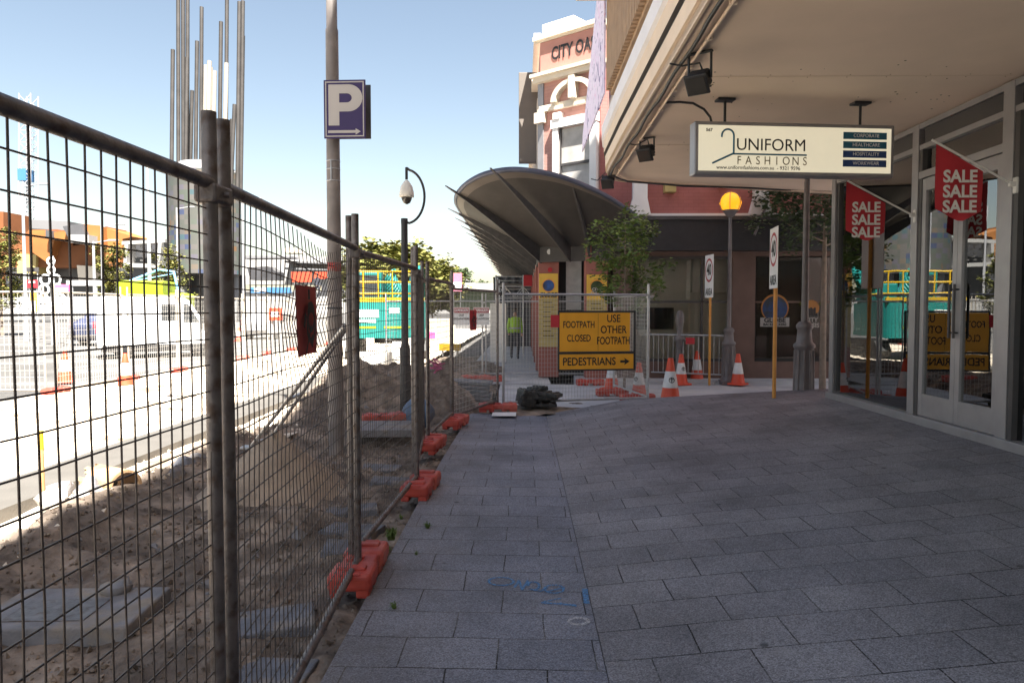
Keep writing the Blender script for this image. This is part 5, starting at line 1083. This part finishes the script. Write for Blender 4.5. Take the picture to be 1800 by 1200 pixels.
def vehicle(name, label, cat, loc, rz, prof, Wd, paint, wins, wheels, group=None):
    t = thing(name, label, cat, loc, rz, group); k = MB(); k.prism(prof, -Wd / 2, Wd / 2); b = bmesh.new(); 
    for v in k.v: b.verts.new(v)
    b.verts.ensure_lookup_table(); [b.faces.new([b.verts[i] for i in f]) for f in k.f]; bmesh.ops.bevel(b, geom=b.edges[:], offset=.05, segments=3, affect='EDGES', clamp_overlap=True); k = MB(); k.bm(b); k.build("body", paint, t)
    for w_ in wins:
        for s in (-1, 1): k = MB(); k.prism(w_, s * (Wd / 2 + .002), s * (Wd / 2 + .006)); k.build("window", 'winglass', t)
    for x, r in wheels:
        for s in (-1, 1): wheel(t, x, s * (Wd / 2 - .12), r)
    L0 = max(p[0] for p in prof); L1 = min(p[0] for p in prof); k = MB()
    k.bx(L0 - .02, L0 + .05, -Wd / 2 + .05, Wd / 2 - .05, .32, .52, .02); k.build("bumper", 'darkm', t); k = MB(); k.bx(L1 - .05, L1 + .02, -Wd / 2 + .05, Wd / 2 - .05, .32, .5, .02); k.build("bumper", 'darkm', t)
    for s in (-1, 1):
        k = MB(); k.box((L0 + .0, s * (Wd / 2 - .25), .75), (.06, .3, .16), .02); k.build("headlight", 'white', t); k = MB(); k.box((L1, s * (Wd / 2 - .12), .95), (.05, .12, .3), .01); k.build("tail_light", 'redring', t)
    return t
vp = [(0, .3), (4.6, .3), (4.68, .75), (4.45, 1.05), (3.75, 1.2), (3.2, 2.0), (2.9, 2.08), (.08, 2.08), (0, 1.9)]
V = vehicle("white_van", "white cargo van parked beyond the sunlit mesh fence", "van", (-14.43, 24.8, -.14), R(32), vp, 1.85, 'white', [[(3.02, 1.2), (3.62, 1.2), (3.2, 1.82), (3.02, 1.85)], [(2.2, 1.25), (2.9, 1.25), (2.9, 1.82), (2.2, 1.82)]], [(.85, .33), (3.75, .33)])
k = MB(); k.add([(3.79, -.78, 1.24), (3.79, .78, 1.24), (3.25, .74, 1.98), (3.25, -.74, 1.98)], [(0, 1, 2, 3)]); k.build("windscreen", 'winglass', V)
k = MB(); k.bx(.1, 4.5, -.935, -.927, .22, .46); k.build("under_shade_strip", 'black', V)  # dark shade under the van, put in as a black strip
k = MB(); k.bx(2.96, 2.975, -.934, -.927, .5, 2.0); k.bx(3.7, 3.712, -.934, -.927, .5, 1.25); k.bx(1.5, 1.512, -.934, -.927, .5, 2.0); k.build("panel_gap", 'darkm', V)
k = MB(); k.box((3.72, -1.02, 1.28), (.1, .16, .24), .03); k.build("mirror", 'black', V)
V.scale = (.86, 1, 1)
cp = [(0, .25), (4.3, .25), (4.35, .6), (4.2, .8), (3.2, .95), (2.55, 1.42), (1.1, 1.45), (.35, 1.0), (0, .9)]
vehicle("parked_car", "dark blue car parked left of the white van behind the mesh", "car", (-19.9, 33, -.14), R(72), cp, 1.75, 'carp', [[(1.0, .98), (1.75, .98), (1.75, 1.36), (1.2, 1.36)], [(1.82, .98), (2.95, .98), (2.5, 1.36), (1.82, 1.36)]], [(.8, .31), (3.45, .31)])
vehicle("parked_car", "silver car parked beyond the fence joint posts", "car", (-14.6, 40, -.14), R(80), cp, 1.75, 'silver', [[(1.0, .98), (1.75, .98), (1.75, 1.36), (1.2, 1.36)], [(1.82, .98), (2.95, .98), (2.5, 1.36), (1.82, 1.36)]], [(.8, .31), (3.45, .31)])
# lime truck with blue boom
p = at(205, 560, 33); t = thing("lime_truck", "lime green works truck with a light blue boom", "truck", (p.x, 33, -.14), R(12)); k = MB(); k.bx(0, 1.95, 0, 2.6, 1.3, 2.95, .05); k.build("body", 'lime', t); k = MB(); k.bx(2.0, 2.8, .5, 2.5, .6, 2.4, .12); k.build("cab", 'lime', t); k = MB(); k.bx(2.1, 2.7, .485, .499, 1.5, 2.2); k.build("window", 'winglass', t)
k = MB(); k.bx(0, 2.8, .2, 2.4, .5, 1.28, .03); k.build("chassis", 'darkm', t)
for x in (.6, 2.3): wheel(t, x, .25, .45, .3); wheel(t, x, 1.95, .45, .3)
k = MB(); k.tube([(.3, 1, 2.95), (1.6, 1, 3.5)], .06, 8); k.tube([(1.5, 1, 3.5), (2.2, 1, 3.4), (2.4, 1, 2.3)], .06, 8); k.tube([(.5, .8, 2.95), (2.2, .9, 3.3)], .025, 6); k.build("boom", 'blue', t)
# teal excavator with yellow handrail
p = at(685, 620, 23.5); t = EXC = thing("excavator", "teal excavator with yellow handrail seen from behind, beyond the dirt heap", "excavator", (p.x - .1, 23.8, -.1), R(8)); k = MB()
n = 12; pl = [(-1.5, .2)] + [(-1.5 + .5 - .5 * math.cos(R(90 * i / 6)), -.55 - .45 * math.sin(R(90 * i / 6))) for i in range(7)] + [(1.0 + .5 * math.sin(R(90 * i / 6)), -1.0 + .45 * (1 - math.cos(R(90 * i / 6)))) for i in range(7)] + [(1.5, 2.2), (-1.5, 2.2)]
k.prism(pl, .72, 1.82, 'Z'); k.build("body", 'teal', t); k = MB(); k.bx(.35, 1.45, .6, 2.15, 1.83, 2.5, .08); k.build("engine_cover", 'teal', t)
k = MB(); k.bx(-1.35, -.3, 1.0, 2.2, 1.83, 2.9, .08); cbn = k.build("cab", 'teal', t); k = MB(); k.bx(-1.25, -.4, .985, .999, 2.05, 2.75); k.build("cab_window", 'winglass', cbn)
k = MB()
for z in (2.1, 2.45, 2.78): k.tube([(-1.45, -.85, z), (1.35, -.85, z), (1.42, 1.6, z)], .03, 6)
for x in lin(-1.45, 1.35, 6): k.tube([(x, -.85, 1.85), (x, -.85, 2.78)], .03, 6)
k.bx(-1.5, 1.45, -.92, -.84, 1.84, 1.98); k.build("handrail", 'yrail', t)
k = MB(); k.bx(-1.4, -.3, -1.012, -1.003, 1.36, 1.6); k.bx(-1.2, -.4, -1.012, -1.003, 1.2, 1.3); k.bx(.1, .5, -1.012, -1.003, 1.5, 1.66); k.build("marking", 'white', t); k = MB(); k.bx(-1.4, -.4, -1.01, -1.003, 1.02, 1.09); k.bx(-.1, .9, -1.01, -1.003, 1.02, 1.09); k.build("stripe", 'lime', t)
for s in (-1, 1):
    k = MB(); k.prism([(-.4, .0), (2.2, .0), (2.45, .3), (2.2, .62), (-.4, .62), (-.65, .3)], s * 1.35 - .28, s * 1.35 + .28, 'X'); k.build("track", 'rubber', t)
k = MB(); k.lathe([(.6, .5), (.6, .72)], (0, .8, 0), 18); k.build("turntable", 'darkm', t)
k = MB(); k.tube([(.9, 2.1, 1.9), (1.1, 3.2, 3.0), (1.3, 4.4, 3.1), (1.4, 5.6, 2.2)], [.2, .22, .2, .14], 8); k.tube([(1.4, 5.6, 2.2), (1.45, 5.4, .6)], .12, 8); k.build("boom", 'teal', t)
# hydraulic hose bundle and works boxes
k = MB()
for i in range(10): a = i * .6; k.tube([(.25 * math.cos(a + q) * (1 - q * .1) + .04 * i, .2 * math.sin(a + q), 1.8 + q * .18 + .02 * i) for q in lin(0, 5, 14)], .05, 6)
k.build("hose_bundle", 'teal', t)
EXC.scale = (.80, 1, 1)
# far signs and bits in the works
def board(label, px0, px1, py0, py1, Y, mt, cat="sign", group=None, legs=True, extra=None):
    a = at(px0, py1, Y); c = at(px1, py0, Y); W = c.x - a.x; H = c.z - a.z; t = thing("site_board", label, cat, (a.x, Y, -.14), 0, group); z = a.z + .14
    k = MB(); k.box((W / 2, 0, z + H / 2), (W, .05, H), .01); k.build("panel", mt, t)
    if legs:
        k = MB(); k.tube([(W * .15, .05, 0), (W * .15, .05, z + H * .8)], .035, 6); k.tube([(W * .85, .05, 0), (W * .85, .05, z + H * .8)], .035, 6); k.build("legs", 'galvl', t)
    if extra: e, m2, fr_ = extra; k = MB(); k.bx(W * fr_[0], W * fr_[1], -.035, -.026, z + H * fr_[2], z + H * fr_[3]); k.build("marking", m2, t)
    return t
board("orange square site sign on the far mesh fence", 473, 496, 541, 563, 17.5, 'cone', extra=(0, 'white', (.2, .8, .3, .7)))
board("long blue and white hoarding in the far roadworks", 440, 512, 505, 515, 50, 'bluep', "hoarding", extra=(0, 'white', (.1, .4, .2, .9)))
board("red site sign on the left far fence", 48, 66, 492, 506, 30, 'red', extra=(0, 'white', (.2, .8, .6, .85))); board("pale yellow site sign below the red one on the left", 54, 64, 513, 548, 28, 'yellow', extra=(0, 'white', (.1, .9, .05, .55))); board("pink and white site sign left of the van", 97, 122, 500, 512, 32, 'pinkr', extra=(0, 'white', (.1, .9, .1, .5)))
board("long white site banner left of the lime truck", 117, 178, 493, 502, 34, 'white', "banner"); board("red and white billboard beside the far white wall", 794, 812, 480, 512, 70, 'pink', extra=(0, 'white', (.1, .9, .1, .5)))
board("orange hoarding panel below the white arcade", 512, 548, 478, 496, 75, 'cone', "hoarding"); board("orange hoarding panel left of the parking post", 552, 590, 478, 490, 75, 'cone', "hoarding")
board("solar-topped road sign trailer before the orange building", 46, 68, 470, 478, 40, 'darkm')
board("low white site fence hoarding beyond the dirt heap", 632, 690, 618, 640, 17.0, 'offw', "hoarding", legs=False); board("stacked cream works box behind the camera pole", 690, 735, 600, 632, 20., 'offw', "box", legs=False)
board("cream works container behind the danger signs", 750, 800, 560, 618, 30, 'trim', "container", extra=(0, 'pinkr', (.1, .3, .4, .6))); board("white plywood hoarding at the works end by the worker", 862, 890, 533, 640, 23, 'offw', "hoarding", legs=False)
board("yellow plastic barrier on the sunlit works ground", 772, 810, 604, 616, 26, 'yrail', "barrier")
# white ring sculpture
p = at(94, 540, 34); t = thing("ring_sculpture", "white stacked-ring sculpture before the orange building", "sculpture", (p.x, 34, -.14)); k = MB(); k.tube([(0, 0, 0), (0, 0, 4.1)], [.13, .07], 10); k.build("mast", 'white', t)
for z, xs_ in ((3.85, (0,)), (3.45, (0,)), (3.0, (-.28, .2)), (2.55, (-.35, .32)), (2.1, (-.4, .4)), (1.7, (-.55, -.2, .45))):
    for x in xs_:
        k = MB(); r = .16 if z > 3.3 else .22; k.tube([(x + r * math.cos(R(a)), -.1, z + r * math.sin(R(a))) for a in range(0, 361, 20)], .055, 6, False); k.build("ring", 'white', t)
# white light poles
for px, pyb, pyt, Y, lab in ((46, 560, 325, 38, "thin white light pole at the far left before the orange building"), (181, 510, 396, 42, "white light pole in front of the orange building's right part"), (264, 540, 290, 36, "tall white light pole beside the lime truck"), (313, 500, 365, 55, "white light pole in front of the tiled tower"), (429, 545, 350, 50, "white light pole just right of the tiled tower"), (166, 500, 424, 40, "short white light pole left of the small tree")):
    b = at(px, pyb, Y); h = at(px, pyt, Y).z + .14; t = thing("light_pole", lab, "light pole", (b.x, Y, -.14), 0, "white light poles beyond the road"); k = MB(); k.tube([(0, 0, 0), (0, 0, h)], [.11, .06], 8); k.build("pole", 'mast', t); k = MB(); k.tube([(0, 0, h - .1), (.9, 0, h + .05)], .03, 6); k.box((1.1, 0, h + .05), (.5, .2, .08), .02); k.build("lamp_head", 'mast', t)
# lattice mast far away
b = at(50, 560, 140); h = at(62, 165, 140).z; t = thing("lattice_mast", "far white lattice crane mast at the left with a blue section", "crane mast", (b.x, 140, -.2)); k = MB(); q = 1.1
for sx in (-q, q):
    for sy in (-q, q): k.tube([(sx, sy, 0), (sx + 1.3, sy, h)], .13, 4, smooth=False)
z = 0
while z < h - 2.4:
    o = 1.3 * z / h
    for sy in (-q, q): k.tube([(-q + o, sy, z), (q + o, sy, z + 2.2)], .08, 4, smooth=False); k.tube([(-q + o, sy, z), (q + o, sy, z)], .07, 4, smooth=False); k.tube([(q + o, sy, z), (-q + o, sy, z + 2.2)], .06, 4, smooth=False)
    z += 2.2
k.build("lattice", 'mast', t); k = MB(); zb = at(50, 305, 140).z; k.bx(-.5, 1.1, -1.2, 1.2, zb - 1.3, zb + .9); k.build("cabin", 'bluep', t)
# tiled tower with steel reeds
TY = 92; c = at(364, 540, TY); x0 = at(306, 400, TY).x; x1 = at(424, 400, TY).x; rad = (x1 - x0) / 2; z0 = at(364, 480, TY).z; z1 = at(364, 303, TY).z
t = thing("tiled_tower", "tall grey patchwork-tiled round tower crowned with steel rods", "tower", (c.x, TY, -.2)); k = MB(); k.lathe([(rad, z0), (rad, (z0 + z1) / 2), (rad, z1)], n=40); k.build("drum", 'tiles', t)
k = MB(); k.lathe([(rad * .98, z1), (rad * .7, z1 + 1.2), (rad * .68, z1 + 1.2)], n=30); k.build("cap", 'farg', t)
for a in (20, 100, 170, 235, 300, 340): k = MB(); k.tube([(rad * .7 * math.cos(R(a)), rad * .7 * math.sin(R(a)), 0), (rad * .8 * math.cos(R(a)), rad * .8 * math.sin(R(a)), z0 + .3)], .55, 8); k.build("leg", 'farg', t)
k = MB(); k.bx(-rad * .8, rad * .9, 2, 3, 0, z0); k.build("lobby", 'fard', t)
RD = [(318, 98, 0), (322, -60, 0), (325, -80, 0), (328, -40, 0), (331, 155, 0), (343, 2, 0), (341, 110, 0), (353, 78, 0), (390, 40, 0), (396, -20, 0), (400, 205, 0), (416, 52, 0), (421, 190, 0), (425, 8, 0), (427, 2, 0), (357, 445 / 4, 1), (361, 445 / 4, 1), (381, 470 / 4, 1), (385, 131, 1), (401, 455 / 4, 1)]
for i, (px, py, w_) in enumerate(RD):
    p = at(px, py, TY); yo = (i * 37 % 17 - 8) / 8 * rad * .5; k = MB(); X = (p.x - c.x) * (1 - (0)); k.tube([(X * .985 - .55, yo, z1 - 2), (X, yo, p.z + .2)], .24 if not w_ else .27, 7); k.build("rod", 'wrod' if w_ else 'steelrod', t)
# orange market building
OY = 100; a0 = at(8, 500, OY); t = thing("market_hall", "orange weathered-panel market hall with dark undercroft", "building", (a0.x, OY, -.2))
def pq(mb, pts, Y0, Y1): mb.prism([(at(px, py, Y0).x, at(px, py, Y0).z) for px, py in pts], Y0, Y1); return mb
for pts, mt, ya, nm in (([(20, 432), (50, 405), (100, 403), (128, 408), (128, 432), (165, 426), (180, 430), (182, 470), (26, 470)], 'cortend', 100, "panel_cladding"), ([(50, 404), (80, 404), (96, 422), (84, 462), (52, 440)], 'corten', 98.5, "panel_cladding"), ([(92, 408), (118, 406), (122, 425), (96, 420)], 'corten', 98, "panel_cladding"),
                      ([(138, 393), (180, 397), (182, 430), (160, 425), (150, 412)], 'corten', 98, "panel_cladding"), ([(180, 398), (200, 405), (234, 416), (215, 420), (214, 470), (181, 470)], 'corten', 99, "panel_cladding"), ([(110, 398), (140, 393), (150, 412), (155, 416), (121, 420)], 'zinc', 97, "roof_cladding"), ([(80, 404), (90, 406), (92, 421), (80, 418)], 'zinc', 97.5, "roof_cladding"),
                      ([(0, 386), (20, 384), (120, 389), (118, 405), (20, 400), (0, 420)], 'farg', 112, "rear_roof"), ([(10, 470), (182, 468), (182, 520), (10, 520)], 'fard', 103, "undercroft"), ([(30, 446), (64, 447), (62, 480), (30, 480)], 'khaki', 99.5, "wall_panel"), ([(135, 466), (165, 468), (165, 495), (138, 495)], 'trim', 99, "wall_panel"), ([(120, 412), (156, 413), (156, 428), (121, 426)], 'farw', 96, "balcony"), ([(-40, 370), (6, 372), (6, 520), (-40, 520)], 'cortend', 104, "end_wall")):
    pq(MB(), pts, ya, ya + 6).build(nm, mt, t, True)
t = thing("framed_pavilion", "white framed pavilion with black open bays right of the orange hall", "building", (at(214, 500, 95).x, 95, -.2))
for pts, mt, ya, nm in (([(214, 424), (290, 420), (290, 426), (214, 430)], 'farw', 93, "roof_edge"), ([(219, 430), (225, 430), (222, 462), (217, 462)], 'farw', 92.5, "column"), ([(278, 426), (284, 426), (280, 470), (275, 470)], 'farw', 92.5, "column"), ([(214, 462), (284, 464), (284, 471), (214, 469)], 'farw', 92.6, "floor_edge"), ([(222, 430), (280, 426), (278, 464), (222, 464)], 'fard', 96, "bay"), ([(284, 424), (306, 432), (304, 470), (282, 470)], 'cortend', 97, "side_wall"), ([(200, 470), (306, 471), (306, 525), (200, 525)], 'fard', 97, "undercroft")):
    pq(MB(), pts, ya, ya + 2).build(nm, mt, t, True)
for i in range(3):
    for j in range(5):
        x = 232 + i * 14 + (j % 2) * 4; pq(MB(), [(x, 432 + j * 6), (x + 5, 432 + j * 6), (x + 5, 435 + j * 6), (x, 435 + j * 6)], 94.5, 94.8).build("bay_panel", 'farw', t, True)
t = thing("long_white_station", "long pale station building behind the buckled fence panel", "building", (at(430, 520, 130).x, 130, -.2))
for pts, mt, ya, nm in (([(430, 450), (500, 449), (604, 452), (604, 500), (430, 500)], 'farw', 135, "wall"), ([(425, 449), (512, 450), (512, 453), (425, 454)], 'farg', 128, "canopy"), ([(434, 470), (470, 468), (486, 478), (486, 492), (440, 492)], 'fard', 125, "pavilion"), ([(497, 440), (505, 434), (520, 436), (527, 444), (497, 444)], 'trim', 140, "roof_block"), ([(500, 458), (604, 462), (604, 465), (500, 461)], 'farg', 132, "ledge"), ([(500, 470), (604, 474), (604, 476), (500, 473)], 'farg', 132, "ledge"), ([(565, 500), (595, 500), (595, 516), (565, 516)], 'fard', 120, "doorway")):
    pq(MB(), pts, ya, ya + 4).build(nm, mt, t, True)
t = thing("sloping_white_block", "distant long white block with stepped sunshades behind the trees", "building", (at(730, 520, 170).x, 170, -.2))
for pts, mt, ya, nm in (([(718, 446), (740, 449), (790, 464), (822, 476), (822, 520), (718, 520)], 'farw', 172, "wall"), ([(725, 452), (812, 474), (812, 478), (725, 456)], 'farg', 169, "sunshade"), ([(735, 462), (815, 482), (815, 486), (735, 467)], 'farg', 169, "sunshade")): pq(MB(), pts, ya, ya + 10).build(nm, mt, t, True)
t = thing("low_white_shed", "low white-roofed shed at the street's far end", "building", (at(770, 520, 110).x, 110, -.2))
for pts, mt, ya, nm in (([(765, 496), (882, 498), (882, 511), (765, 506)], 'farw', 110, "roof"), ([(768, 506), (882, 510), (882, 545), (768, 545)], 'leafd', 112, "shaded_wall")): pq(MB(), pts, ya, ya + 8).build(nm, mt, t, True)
t = thing("horizon_block", "faint pale block row along the far left horizon", "building", (-260, 330, -.2)); k = MB(); k.bx(-420, -60, 330, 350, -.3, 9); k.build("wall", 'farw', t, True); k = MB(); k.bx(-420, -60, 329, 350, 9, 9.6); k.build("roof", 'farg', t, True)
t = thing("horizon_block", "faint pale block row along the far street end", "building", (0, 300, -.2)); k = MB(); k.bx(-58, 60, 300, 320, -.3, 7); k.build("wall", 'farw', t, True); k = MB(); k.bx(-58, 60, 299, 320, 7, 7.5); k.build("roof", 'farg', t, True)
